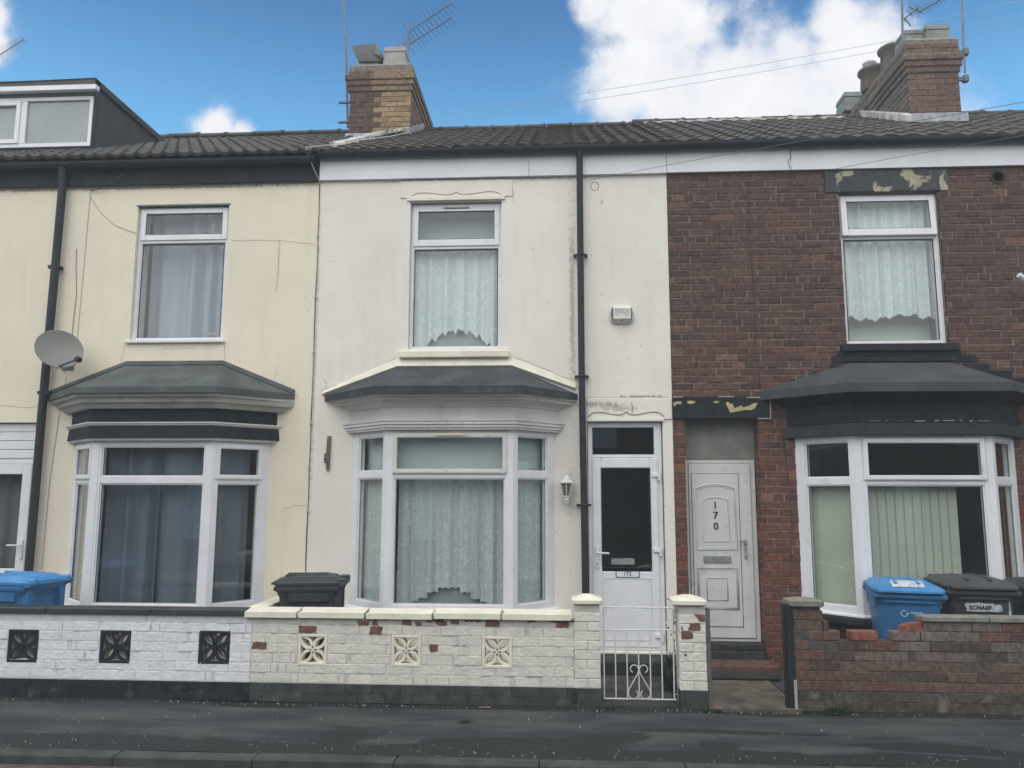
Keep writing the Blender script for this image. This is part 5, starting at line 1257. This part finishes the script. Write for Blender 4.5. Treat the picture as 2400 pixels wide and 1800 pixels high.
# ================================================================== WHEELIE BINS
def rrect(w, d, r, z, cx=0, cy=0, n=4):
    P = []
    for sx, sy, a0 in ((1, 1, 0), (-1, 1, 90), (-1, -1, 180), (1, -1, 270)):
        for i in range(n): a = R(a0+90*i/(n-1)); P.append((cx+sx*(w/2-r)+r*math.cos(a), cy+sy*(d/2-r)+r*math.sin(a), z))
    return P
def make_bin(loc, rz, label, body, lid, scale=1.0, sz=None):
    """front faces local -Y, hinge and handle at +Y"""
    t = empty('wheelie_bin', loc, label, 'wheelie bin', 'wheelie bins in the front yards', rz)
    def B(name, m, mat, parent=t): 
        m.v = [(a*scale, b*scale, c*(sz or scale)) for a, b, c in m.v]; return m.build(name, MT[mat], parent, local=True)
    m = MB(); m.loft([rrect(.40, .46, .05, .04, 0, .02), rrect(.42, .49, .05, .10, 0, .02), rrect(.50, .60, .05, .84, 0, 0), rrect(.54, .645, .04, .90, 0, 0), rrect(.565, .67, .03, .905, 0, 0), rrect(.565, .67, .03, .955, 0, 0), rrect(.52, .62, .03, .956, 0, 0)], True, False)
    for sx in (-1, 1):
        m.box(sx*.20-.035, sx*.20+.035, .28, .36, .70, .95, .01)
        m.box(sx*.255-.018, sx*.255+.018, -.20, .24, .80, .90, .01)
    m.box(-.20, .20, -.325, -.295, .865, .90, .008)
    b = B('body', m, body)
    m = MB(); m.box(-.29, .29, -.352, -.334, .915, .950, .005); m.box(-.292, -.283, -.33, .33, .92, .95); m.box(.283, .292, -.33, .33, .92, .95); B('rim', m, body, b)
    m = MB(); m.loft([rrect(.57, .70, .05, .962, 0, -.005), rrect(.575, .705, .05, .985, 0, -.005), rrect(.56, .68, .06, .998, 0, -.005), rrect(.42, .50, .07, 1.035, 0, .03), rrect(.26, .34, .06, 1.045, 0, .05)], True, False)
    m.loft([[(-.27, -.34, .975), (.27, -.34, .975), (.25, -.385, .968), (-.25, -.385, .968)], [(-.27, -.34, 1.0), (.27, -.34, 1.0), (.25, -.385, .985), (-.25, -.385, .985)]])
    for sx in (-.09, .09): m.box(sx-.012, sx+.012, -.26, .20, 1.030, 1.053, .004)
    for sx in (-1, 1): m.box(sx*.20-.03, sx*.20+.03, .31, .42, .955, 1.02, .012)
    l = B('lid', m, lid)
    m = MB(); m.tube([(-.27, .40, .965), (.27, .40, .965)], .016, 10)
    for sx in (-1, 1): m.box(sx*.25-.016, sx*.25+.016, .32, .41, .935, .985, .006)
    B('handle', m, body)
    for sx in (-1, 1):
        m = MB(); m.tube([(sx*.225, .20, .10), (sx*.275, .20, .10)], .10, 18); w_ = B('wheel', m, 'upvc_seal')
    m = MB(); m.tube([(-.22, .20, .10), (.22, .20, .10)], .012, 8); B('axle', m, 'steel_dark')
    BSC[t.name] = (scale, sz or scale); return t
BSC = {}
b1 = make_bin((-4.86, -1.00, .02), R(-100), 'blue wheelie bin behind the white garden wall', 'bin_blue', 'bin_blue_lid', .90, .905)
b2 = make_bin((-2.225, -.88, .02), R(-80), 'black wheelie bin behind the cream garden wall', 'bin_black', 'bin_black', .80, .905)
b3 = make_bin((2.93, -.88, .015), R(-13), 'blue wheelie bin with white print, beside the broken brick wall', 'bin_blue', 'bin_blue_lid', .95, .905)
b4 = make_bin((3.56, -.74, .015), R(-9), 'charcoal grey wheelie bin with torn white label', 'bin_grey', 'bin_grey', .97, .925)
b5 = make_bin((4.22, -.72, .015), R(-9), 'black wheelie bin cut off by the right edge of the view', 'bin_black', 'bin_black', .97, .90)
BS = BSC
def bscale(o):
    a, b = BS[o.parent.name]; o.data.transform(Matrix.Diagonal((a, a, b, 1))); return o
def lid_patch(t, pts, z):
    m = MB(); m.face([(a, b, z) for a, b in pts]); return m.build('sticker', MT['sticker'], t, local=True)
m = MB(); rnd = random.Random(4); prof_ = [(-.315, 1.0125), (-.27, 1.0265), (-.22, 1.0405), (-.17, 1.0465), (-.12, 1.050)]
m.loft([[(-.12+rnd.uniform(-.02, .02), a, b), (.13+rnd.uniform(-.02, .02), a, b), (.13, a, b+.0015), (-.12, a, b+.0015)] for a, b in prof_])
bscale(m.build('sticker', MT['sticker'], b3, local=True))
def text_local(parent, name, body, size, mat, loc, bold=0.0, rot=(R(90), 0, 0)):
    o = text_mesh(name, body, size, mat, parent, (0, 0, 0), depth=.0008, bold=bold, rot=(0, 0, 0))
    from mathutils import Euler
    o.data.transform(Matrix.Translation(WLOC[parent.name])); o.data.transform(Matrix.Translation(loc) @ Euler(rot).to_matrix().to_4x4()); bscale(o); return o
m = MB(); m.tube([(-.045+.024*math.cos(a), -.300, .775+.026*math.sin(a)) for a in [R(50)+R(290)*i/20 for i in range(21)]], .0035, 5); m.loft([[(-.025, -.303, .762), (-.007, -.303, .78), (-.029, -.303, .784)], [(-.025, -.298, .762), (-.007, -.298, .78), (-.029, -.298, .784)]]); bscale(m.build('recycling_logo', MT['print_white'], b3, local=True))
text_local(b3, 'lettering', 'recycle', .034, MT['print_white'], (.052, -.3025, .785), .0006, (R(93), 0, 0))
m = MB(); P = [(-.145, .700), (-.13, .722), (-.06, .722), (-.035, .730), (.01, .720), (.08, .722), (.09, .708), (.13, .714), (.145, .700), (.15, .655), (.12, .648), (.04, .652), (-.06, .648), (-.135, .652), (-.128, .672)]
m.loft([[(x, -.309-(z-.69)*.06, z+.115) for x, z in P], [(x, -.300-(z-.69)*.06, z+.115) for x, z in P]]); bscale(m.build('torn_label', MT['sticker'], b4, local=True))
text_local(b4, 'lettering', 'SCHAEF', .050, MT['ink'], (-.025, -.3125, .798), .0015, (R(93), 0, 0))
m = MB(); m.box(-.075, .06, -.301, -.2985, .703, .7032); m = MB()
m.loft([[(.19, -.312, .70), (.215, -.312, .70), (.215, -.300, .70), (.19, -.300, .70)], [(.20, -.316, .86), (.203, -.316, .86), (.203, -.302, .86), (.20, -.302, .86)]]); bscale(m.build('scratch', MT['sticker'], b4, local=True))
# ================================================================== WALL FITTINGS
A_ = empty('alarm_box', (.65, -.03, 3.5), 'pale plastic burglar alarm box with dark blue ends on the white wall', 'alarm box')
m = MB(); cx, cz = .652, 3.506
def oct_(w, h, c, y): return [(cx+sx*w-(c if k in (0, 3, 4, 7) else 0)*0, y, cz+sz*h) for k, (sx, sz) in enumerate([])]
def outl(w, h, c, y): return [(cx-w+c, y, cz+h), (cx-w+c*.35, y, cz+h*.75), (cx-w, y, cz+h*.3), (cx-w, y, cz-h*.3), (cx-w+c*.35, y, cz-h*.78), (cx-w+c, y, cz-h), (cx+w-c, y, cz-h), (cx+w-c*.35, y, cz-h*.78), (cx+w, y, cz-h*.3), (cx+w, y, cz+h*.3), (cx+w-c*.35, y, cz+h*.75), (cx+w-c, y, cz+h)]
m.loft([outl(.128, .098, .05, -.002), outl(.128, .098, .05, -.02), outl(.120, .090, .05, -.03)]); m.build('backplate', MT['alarm_body'], A_)
m = MB(); m.loft([[(cx-.088, -.03, cz-.09), (cx+.088, -.03, cz-.09), (cx+.088, -.03, cz+.088), (cx-.088, -.03, cz+.088)], [(cx-.088, -.075, cz-.055), (cx+.088, -.075, cz-.055), (cx+.088, -.075, cz+.052), (cx-.088, -.075, cz+.052)]]); m.build('cover', MT['alarm_body'], A_)
for s in (-1, 1):
    m = MB(); q = [(.090, .082), (.104, .06), (.113, .0), (.104, -.055), (.090, -.08)]
    m.loft([[(cx+s*a, -.028, cz+b) for a, b in q], [(cx+s*(.090+(a-.09)*.6), -.055, cz+b*.9) for a, b in q]]); m.build('end_light', MT['alarm_blue'], A_)
text_mesh('lettering', 'SERVICE', .040, MT['ink_grey'], A_, (cx, -.0755, cz+.034), depth=.0005, bold=.0012)
text_mesh('lettering', 'COVER\u2022UK', .029, MT['ink_grey'], A_, (cx, -.0755, cz+.006), depth=.0005, bold=.0008)
m = MB(); 
for i, x in enumerate((-.075, -.066, -.057, -.048, -.039, .012, .021, .030, .039, .048, .057)): m.box(cx+x, cx+x+.005, -.0758, -.0748, cz-.024, cz-.012)
m.build('worn_print', MT['ink_grey'], A_)
m = MB(); m.tube([(cx, -.050, cz-.075), (cx, -.062, cz-.0755)], .006, 8); m.build('screw', MT['ink'], A_)
# lantern
LN = empty('wall_lantern', (.07, 0, 1.6), 'small white carriage lantern with dark glass fixed upside on the white wall', 'wall lantern')
LN['label'] = 'small white carriage lantern with dark glass on the wall beside the downpipe'
lx, ly = .072, -.115
def hexp(r, z, k=6): return [(lx+r*math.cos(math.pi/6+2*math.pi*i/k), ly+r*math.sin(math.pi/6+2*math.pi*i/k), z) for i in range(k)]
m = MB(); m.loft([hexp(.078, 1.785), hexp(.080, 1.792), hexp(.062, 1.812), hexp(.045, 1.822)]); m.lathe([(.045, 1.822), (.036, 1.845), (.02, 1.862), (.010, 1.872), (.018, 1.88), (.012, 1.89), (.006, 1.905), (.002, 1.93)], (lx, ly), 12); m.build('roof', MT['white_metal'], LN)
m = MB(); m.loft([hexp(.056, 1.783), hexp(.033, 1.665)]); m.build('glass', M('lantern_glass', (.13, .13, .12), .2, .2, 10, 0, spec=.6), LN)
m = MB()
for i in range(6):
    a = math.pi/6+2*math.pi*i/6; m.tube([(lx+.060*math.cos(a), ly+.060*math.sin(a), 1.785), (lx+.036*math.cos(a), ly+.036*math.sin(a), 1.662)], .0045, 6)
m.loft([hexp(.038, 1.662), hexp(.038, 1.652), hexp(.025, 1.64)]); m.build('frame', MT['white_metal'], LN)
m = MB(); m.lathe([(.025, 1.64), (.030, 1.625), (.016, 1.605), (.010, 1.59), (.014, 1.582), (.002, 1.572)], (lx, ly), 12); m.tube([(lx, ly, 1.60), (lx, -.05, 1.585), (lx, -.005, 1.62)], .008, 8); m.box(lx-.03, lx+.03, -.014, -.001, 1.58, 1.68, .005)
for s in (-1, 1): m.tube([(lx+s*.036, ly+.01, 1.645), (lx+s*.045, ly+.02, 1.615), (lx+s*.015, ly+.02, 1.588)], .004, 6)
m.build('bracket', MT['white_metal'], LN)
# rusty shutter hook
RB = empty('rusty_bracket', (-2.35, 0, 2.09), 'old rusty iron bracket fixed upright on the white wall left of the bay', 'bracket')
m = MB(); m.loft([[(-2.373, -.022, 2.265), (-2.337, -.022, 2.265), (-2.337, -.001, 2.265), (-2.373, -.001, 2.265)], [(-2.378, -.028, 2.10), (-2.340, -.028, 2.10), (-2.340, -.001, 2.10), (-2.378, -.001, 2.10)], [(-2.374, -.022, 1.915), (-2.342, -.022, 1.915), (-2.342, -.001, 1.915), (-2.374, -.001, 1.915)]])
m.box(-2.398, -2.378, -.03, -.004, 1.99, 2.085, .005); m.box(-2.372, -2.36, -.034, -.027, 1.99, 2.03, .003); m.lathe([(.001, 0), (.001, .001)], (0, 0), 4) if False else None
m.build('plate', MT['rust'], RB)
# satellite dish on the cream wall
SD = empty('satellite_dish', (-5.2, -.1, 3.05), 'round grey satellite dish on the cream wall across the black downpipe', 'satellite dish')
c0 = Vector((-5.10, -.33, 3.140)); nrm = Vector((.42, -.80, .30)).normalized()
t1 = nrm.cross(Vector((0, 0, 1))).normalized(); t2 = t1.cross(nrm).normalized()
rot = R(38); a1 = t1*math.cos(rot)+t2*math.sin(rot); a2 = -t1*math.sin(rot)+t2*math.cos(rot)
m = MB(); rings = []
for j, rr in enumerate((.02, .25, .5, .75, .97, 1.0)):
    rings.append([tuple(c0+a1*(rr*.235*math.cos(2*math.pi*k/28))+a2*(rr*.205*math.sin(2*math.pi*k/28))-nrm*(.05*(1-rr*rr))) for k in range(28)])
back = [[tuple(Vector(p)-nrm*.006) for p in r_] for r_ in rings][::-1]
m.loft(rings+back, False, True); m.face(rings[0][::-1]); m.build('dish', MT['dish'], SD)
m = MB(); base = c0-t2*.235-nrm*.02; tip = c0+nrm*.22-t2*.12+t1*(-.0)
tip = pixpt(183, 842, -.50); base = pixpt(138, 858, -.36)
m.tube([tuple(base), tuple(tip)], .011, 6); m.tube([tuple(c0-nrm*.06), (-5.16, -.12, 3.05), (-5.2, -.01, 3.05)], .018, 8); m.box(-5.26, -5.14, -.012, -.001, 2.97, 3.13, .004)
m.tube([(-5.16, -.15, 3.04), (-5.14, -.28, 2.95), tuple(base)], .010, 6); m.build('arm', MT['steel_dark'], SD)
m = MB(); d_ = (c0-tip).normalized(); m.tube([tuple(tip-d_*.03), tuple(tip+d_*.035)], .028, 10); m.build('receiver', MT['ink'], SD)
m = MB(); m.tube([tuple(tip+d_*.036), tuple(tip+d_*.042)], .027, 10); m.build('receiver_cap', MT['upvc'], SD)
m = MB(); m.tube([tuple(tip), tuple(tip+Vector((-.05, .03, -.05))), (-5.05, -.36, 2.93), (-5.15, -.12, 2.93), (-5.20, -.02, 2.9), (-5.255, -.008, 2.5), (-5.30, -.008, 1.8), (-5.31, -.008, .9)], .0022, 5); m.tube([(-5.19, -.01, 3.2), (-5.17, -.008, 3.8), (-5.2, -.008, 4.1), (-5.21, -.008, 4.3)], .003, 5); m.build('cable', MT['cable_grey'], SD)
# cables on walls
def cable(label, pts, r, mat, clips=None, cat='cable'):
    c = MB(); c.tube(pts, r, 5); o = c.build('cable', MT[mat]); tag(o, label, cat, 'cables and wires')
    if clips:
        q = MB()
        for x, y_, z in clips: q.box(x-.016, x+.016, y_-.008, y_, z-.008, z+.008, .002)
        k_ = q.build('cable_clip', MT['cable_light'], o)
    return o
zs = [4.98, 4.5, 4.4, 3.95, 3.3, 2.7, 2.1, 1.55, 1.0]
rnd = random.Random(14); P = [(-2.552+rnd.uniform(-.006, .006), -.007, z) for z in (4.98, 4.7, 4.4, 4.1, 3.75, 3.4, 3.1, 2.8, 2.5, 2.2, 1.9, 1.6, 1.3, 1.0, .75)]
cable('thin grey cable clipped down the joint between cream wall and white wall', P, .0045, 'cable_grey', [(-2.552, -.012, z) for z in (4.40, 3.73, 3.14, 2.40, 1.95, 1.5)])
cable('thin white cable looping from the roof edge to the top of the joint', [(-2.66, -.17, 5.31), (-2.64, -.16, 5.25), (-2.60, -.08, 5.12), (-2.555, -.045, 5.02), (-2.552, -.01, 4.97)], .0045, 'cable_light')
cable('pale cable lying along the roof edge towards the chimney', [(-2.66, -.17, 5.32), (-2.5, -.10, 5.37), (-2.35, .1, 5.47), (-2.3, .6, 5.75), (-2.1, 1.3, 6.12), (-2.0, 1.9, 6.45), (-2.03, 2.3, 6.7)], .006, 'cable_light')
cable('faint cable sagging over the cream wall to the upper window', [(-5.12, -.006, 4.92), (-4.98, -.006, 4.72), (-4.8, -.006, 4.56), (-4.62, -.006, 4.49), (-4.56, -.006, 4.47)], .003, 'cable_light')
cable('thin pale cable running straight down the cream wall beside the black downpipe', [(-5.10, -.006, 4.98), (-5.11, -.006, 4.6), (-5.115, -.006, 4.0), (-5.125, -.006, 3.4), (-5.13, -.006, 3.2)], .0032, 'cable_light')
cable('short dark wire leaving an eye bolt under the black fascia', [(-5.1, -.01, 4.955), (-5.02, -.03, 4.955), (-4.6, -.25, 5.04)], .004, 'ink')
cable('drop wire fanning up to the right from the white wall by the downpipe', [tuple(pixpt(1378, 424, -.01)), tuple(pixpt(1392, 420, -.05)), tuple(pixpt(1560, 388, -.5)), tuple(pixpt(1730, 357, -.9)), tuple(pixpt(2520, 218, -2.6))], .0026, 'cable_grey')
cable('drop wire crossing the white fascia of the brick house', [tuple(pixpt(1950, 397, -.03)), tuple(pixpt(2080, 373, -.4)), tuple(pixpt(2245, 344, -.8)), tuple(pixpt(2560, 290, -1.6))], .0026, 'cable_grey')
def span(label, a, b, ya, yb, sag=.0, r=.0042):
    A3, B3 = pixpt(*a, ya), pixpt(*b, yb); P = []
    for i in range(13): t = i/12; p = A3.lerp(B3, t); P.append((p.x, p.y, p.z-sag*4*t*(1-t)))
    return cable(label, P, r, 'wire_dark', cat='overhead wire')
span('upper overhead telephone wire crossing the sky behind the chimneys', (985, 276), (2560, 5), 6.5, 6.5, .10)
span('lower overhead telephone wire crossing the sky behind the chimneys', (985, 292), (2560, 22), 6.6, 6.6, .12)
# ================================================================== AERIALS
MT['steel_pole'] = M('steel_pole', (.16, .185, .21), .5, .15, 10, 0, metal=.2)
def aerial(label, mast, booms, r=.016, mat='steel_pole'):
    t = empty('tv_aerial', mast[0], label, 'aerial', 'tv aerials on the chimneys')
    m = MB(); m.tube(mast, r, 8); m.build('mast', MT[mat], t)
    for (a, b, n, l0, l1, rise) in booms:
        a, b = Vector(a), Vector(b); m = MB(); m.tube([tuple(a), tuple(b)], .009, 6); d = (b-a).normalized(); s = d.cross(Vector((0, 0, 1))).normalized(); up = s.cross(d)
        for i in range(n):
            q = i/(n-1); p = a.lerp(b, q); l = l0+(l1-l0)*q; e_ = (s*.75+up*rise).normalized(); m.tube([tuple(p-e_*l), tuple(p+e_*l)], .0045, 4)
        m.build('boom', MT[mat], t)
    return t
aerial('twin boom tv aerial above the left chimney', [tuple(pixpt(956, 186, 3.2)), tuple(pixpt(958, 50, 3.2))],
    [(tuple(pixpt(957, 105, 3.2)), tuple(pixpt(1058, 42, 2.5)), 12, .16, .10, .5), (tuple(pixpt(958, 74, 3.2)), tuple(pixpt(1058, 8, 2.5)), 12, .16, .10, .5), (tuple(pixpt(955, 108, 3.25)), tuple(pixpt(944, 98, 3.3)), 4, .14, .14, 1.2)])
aerial('tall thin pole rising out of view at the left side of the left chimney', [tuple(pixpt(815, 300, 2.6)), tuple(pixpt(812, 180, 2.6)), tuple(pixpt(806, -30, 2.6))], [], .018, 'steel_pole')
m = MB()
for z in (6.95, 7.25): m.box(-3.14, -2.92, 2.56, 2.60, z, z+.025, .003)
m.build('pole_bracket', MT['steel_dark'], HW)
aerial('thin pole rising out of view at the right side of the right chimney', [tuple(pixpt(2262, 170, 2.9)), tuple(pixpt(2258, 100, 2.9)), tuple(pixpt(2254, -30, 2.9))], [], .015, 'steel_pole')
m = MB()
for py in (122, 185):
    p = pixpt(2262, py, 2.9); m.box(5.25, p.x+.02, 2.88, 2.92, p.z-.03, p.z+.03, .003); m.box(p.x-.03, p.x+.04, 2.86, 2.94, p.z-.05, p.z+.05, .006)
m.build('pole_bracket', MT['steel_dark'], HB)
aerial('tv aerial with a folded grid reflector on the right chimney', [tuple(pixpt(2116, 140, 2.1)), tuple(pixpt(2114, -20, 2.1))],
    [(tuple(pixpt(2118, 45, 2.1)), tuple(pixpt(2150, 20, 2.0)), 3, .05, .05, .5), (tuple(pixpt(2130, 16, 2.05)), tuple(pixpt(2158, 30, 2.0)), 7, .07, .07, 2.0), (tuple(pixpt(2120, 42, 2.1)), tuple(pixpt(2134, 60, 2.1)), 2, .01, .01, .5), (tuple(pixpt(2158, 26, 2.0)), tuple(pixpt(2215, -6, 1.4)), 9, .07, .05, .5)])
aerial('tv aerial poking in at the left edge above the dormer', [tuple(pixpt(-14, 150, 5.0)), tuple(pixpt(-4, 96, 5.0))], [(tuple(pixpt(-2, 130, 5.0)), tuple(pixpt(56, 92, 4.4)), 14, .14, .06, .6)], .02)
span('overhead wires crossing beside the right chimney poles', (2130, 62), (2560, -40), 6.5, 6.5, .0)
# ================================================================== PLANTS, LITTER
def tuft(loc, n, h, spread, seed, label, cat='weed', group='weeds at the foot of the walls'):
    rnd = random.Random(seed); m = MB()
    for i in range(n):
        a = rnd.uniform(0, 6.28); r0 = rnd.uniform(0, spread); x, y_ = loc[0]+r0*math.cos(a), loc[1]+r0*.4*math.sin(a); hh = h*rnd.uniform(.3, 1.0); w_ = rnd.uniform(.004, .010); b = rnd.uniform(0, 6.28); le = rnd.uniform(.2, .7)*hh
        dx, dy_ = math.cos(b), math.sin(b)
        p0 = (x-dy_*w_, y_+dx*w_, loc[2]); p1 = (x+dy_*w_, y_-dx*w_, loc[2]); q0 = (x+dx*le*.5-dy_*w_*.9, y_+dy_*le*.5+dx*w_*.9, loc[2]+hh*.65); q1 = (x+dx*le*.5+dy_*w_*.9, y_+dy_*le*.5-dx*w_*.9, loc[2]+hh*.65)
        m.face([p0, p1, q1, q0]); m.face([q0, q1, (x+dx*le, y_+dy_*le, loc[2]+hh*.95)])
    o = m.build('weed', MT['leaf']); tag(o, label, cat, group); return o
tuft((.98, -.9, .02), 220, .20, .10, 1, 'green weeds growing up behind the cream gate pillar')
tuft((1.05, -.45, .02), 220, .26, .08, 2, 'mossy weeds against the white wall right of the front doorstep')
tuft((2.15, -1.43, 0), 120, .06, .13, 3, 'small weed clump at the foot of the broken brick wall')
tuft((.33, -1.45, 0), 90, .03, .10, 4, 'short weeds at the foot of the pillar left of the gate')
tuft((1.17, -1.47, 0), 90, .03, .10, 5, 'short weeds at the foot of the free standing pillar')
# bindweed stems at the gate
m = MB(); rnd = random.Random(3)
for i in range(26):
    x, y_, z = .93+rnd.uniform(-.03, .05), -1.22+rnd.uniform(-.05, .10), rnd.uniform(.35, .82); s_ = rnd.uniform(.008, .02); a = rnd.uniform(0, 6)
    m.face([(x, y_, z), (x+s_*math.cos(a), y_-.01, z+s_*.5), (x+s_*.3, y_-.012, z+s_*1.2), (x-s_*math.cos(a), y_+.004, z+s_*.6)])
m.tube([(.94, -1.20, .02), (.95, -1.19, .3), (.935, -1.2, .55), (.95, -1.21, .8)], .003, 4)
o = m.build('climbing_weed', MT['moss']); tag(o, 'thin climbing weed on the inner side of the gate pillar', 'weed', 'weeds at the foot of the walls')
m = MB(); rnd = random.Random(99)
for i in range(420):
    q = rnd.random()
    y_ = -1.46-abs(rnd.gauss(0, .035)) if q < .45 else (-2.58+rnd.gauss(0, .05) if q < .7 else rnd.uniform(-2.62, -1.45))
    x = rnd.uniform(-5, 4.2); s_ = rnd.choice((.002, .0025, .003, .004, .006)) if q < .9 else .0025; z = .010
    k = rnd.uniform(.3, 1.0); m.cc = (.42*k, .41*k, .38*k)
    a = rnd.uniform(0, 3); ca, sa = math.cos(a)*s_, math.sin(a)*s_
    m.loft([[(x-ca, y_-sa, z-.008), (x+sa, y_-ca, z-.008), (x+ca, y_+sa, z-.008), (x-sa, y_+ca, z-.008)], [(x-ca*.6, y_-sa*.6, z+s_*.5), (x+sa*.6, y_-ca*.6, z+s_*.5), (x+ca*.6, y_+sa*.6, z+s_*.5), (x-sa*.6, y_+ca*.6, z+s_*.5)]])
gt = m.build('grit', M('grit', (.3, .3, .28), .9, .2, 30, 0, attr=True)); tag(gt, kind='stuff'); gt['label'] = 'pale grit and chips scattered over the pavement'
m = MB(); rnd = random.Random(7)
for i in range(9):
    x, y_ = -.58+rnd.uniform(-.06, .06), -1.50+rnd.uniform(-.02, .02); m.face([(x, y_, .012), (x+.02, y_+.004, .016), (x+.012, y_+.012, .014), (x-.006, y_+.01, .013)])
o = m.build('brick_crumbs', M('crumb', (.42, .20, .12), .9, .3, 40, 0)); tag(o, 'scatter of orange brick crumbs by the cream garden wall', 'rubble')
m = MB(); P = ragged(-.70, 0, .085, .05, 5, 14); m.face([(x, -1.87+z, .0175) for x, z in P]); m.face([(x*.999, -1.87+z, .0172) for x, z in P][::-1])
o = m.build('dead_leaf', M('dead_leaf', (.018, .018, .017), .6, .2, 40, .3, 60)); tag(o, 'dark wet leaf lying on the pavement', 'leaf')

# the street's other side, which the photograph shows only as reflections in the glass
OR = empty('terrace_row', (0, -19, 0), 'long brick terrace across the street, seen only mirrored in the window panes', 'building')
m = MB(); hs = []; x = -62.0
while x < 62:
    hs += [(x+.6, x+1.6, 3.2, 4.7), (x+.5, x+1.9, .6, 2.2), (x+2.6, x+3.4, .1, 2.3)]; x += 3.9
wall(m, -62.5, 62.5, -.1, 5.2, 0, .3, hs); m.v = [(a, -19+(-b), c) for a, b, c in m.v]
m.build('wall', M('opposite_brick', (.12, .065, .05), .9, .2, 3, .3, 60), OR)
m = MB(); m.face([(-62.5, -18.8, 5.2), (62.5, -18.8, 5.2), (62.5, -22.5, 7.3), (-62.5, -22.5, 7.3)]); m.box(-62.5, 62.5, -26, -19.6, -.1, 5.19); m.build('roof', MT['tile_black'], OR)
for a, b, c, d in hs:
    if abs(a) > 16: continue
    m = MB(); ring(m, a, b, c, d, -19.12, -19.06, .07); m.box(a+.07, b-.07, -19.11, -19.08, c+.07, d-.07); m.build('window' if b-a != .8 else 'door', MT['upvc'] if (c > 2.5 or b-a < 1) else MT['room'], OR)

# volume added round the scene to lift the blacks, standing in for lens veil
m = MB(); m.box(-66, 66, -92, 62, -1.2, 10.2); hz_ = D.materials.new('haze'); hz_.use_nodes = True; t_ = hz_.node_tree; t_.nodes.remove(t_.nodes['Principled BSDF'])
vp = t_.nodes.new('ShaderNodeVolumePrincipled'); vp.inputs['Color'].default_value = (.88, .93, .97, 1); vp.inputs['Density'].default_value = .0055; t_.links.new(vp.outputs[0], t_.nodes['Material Output'].inputs['Volume'])
hz = m.build('haze', hz_); tag(hz, kind='stuff'); hz['label'] = 'thin haze volume added to lift the blacks like lens veil'
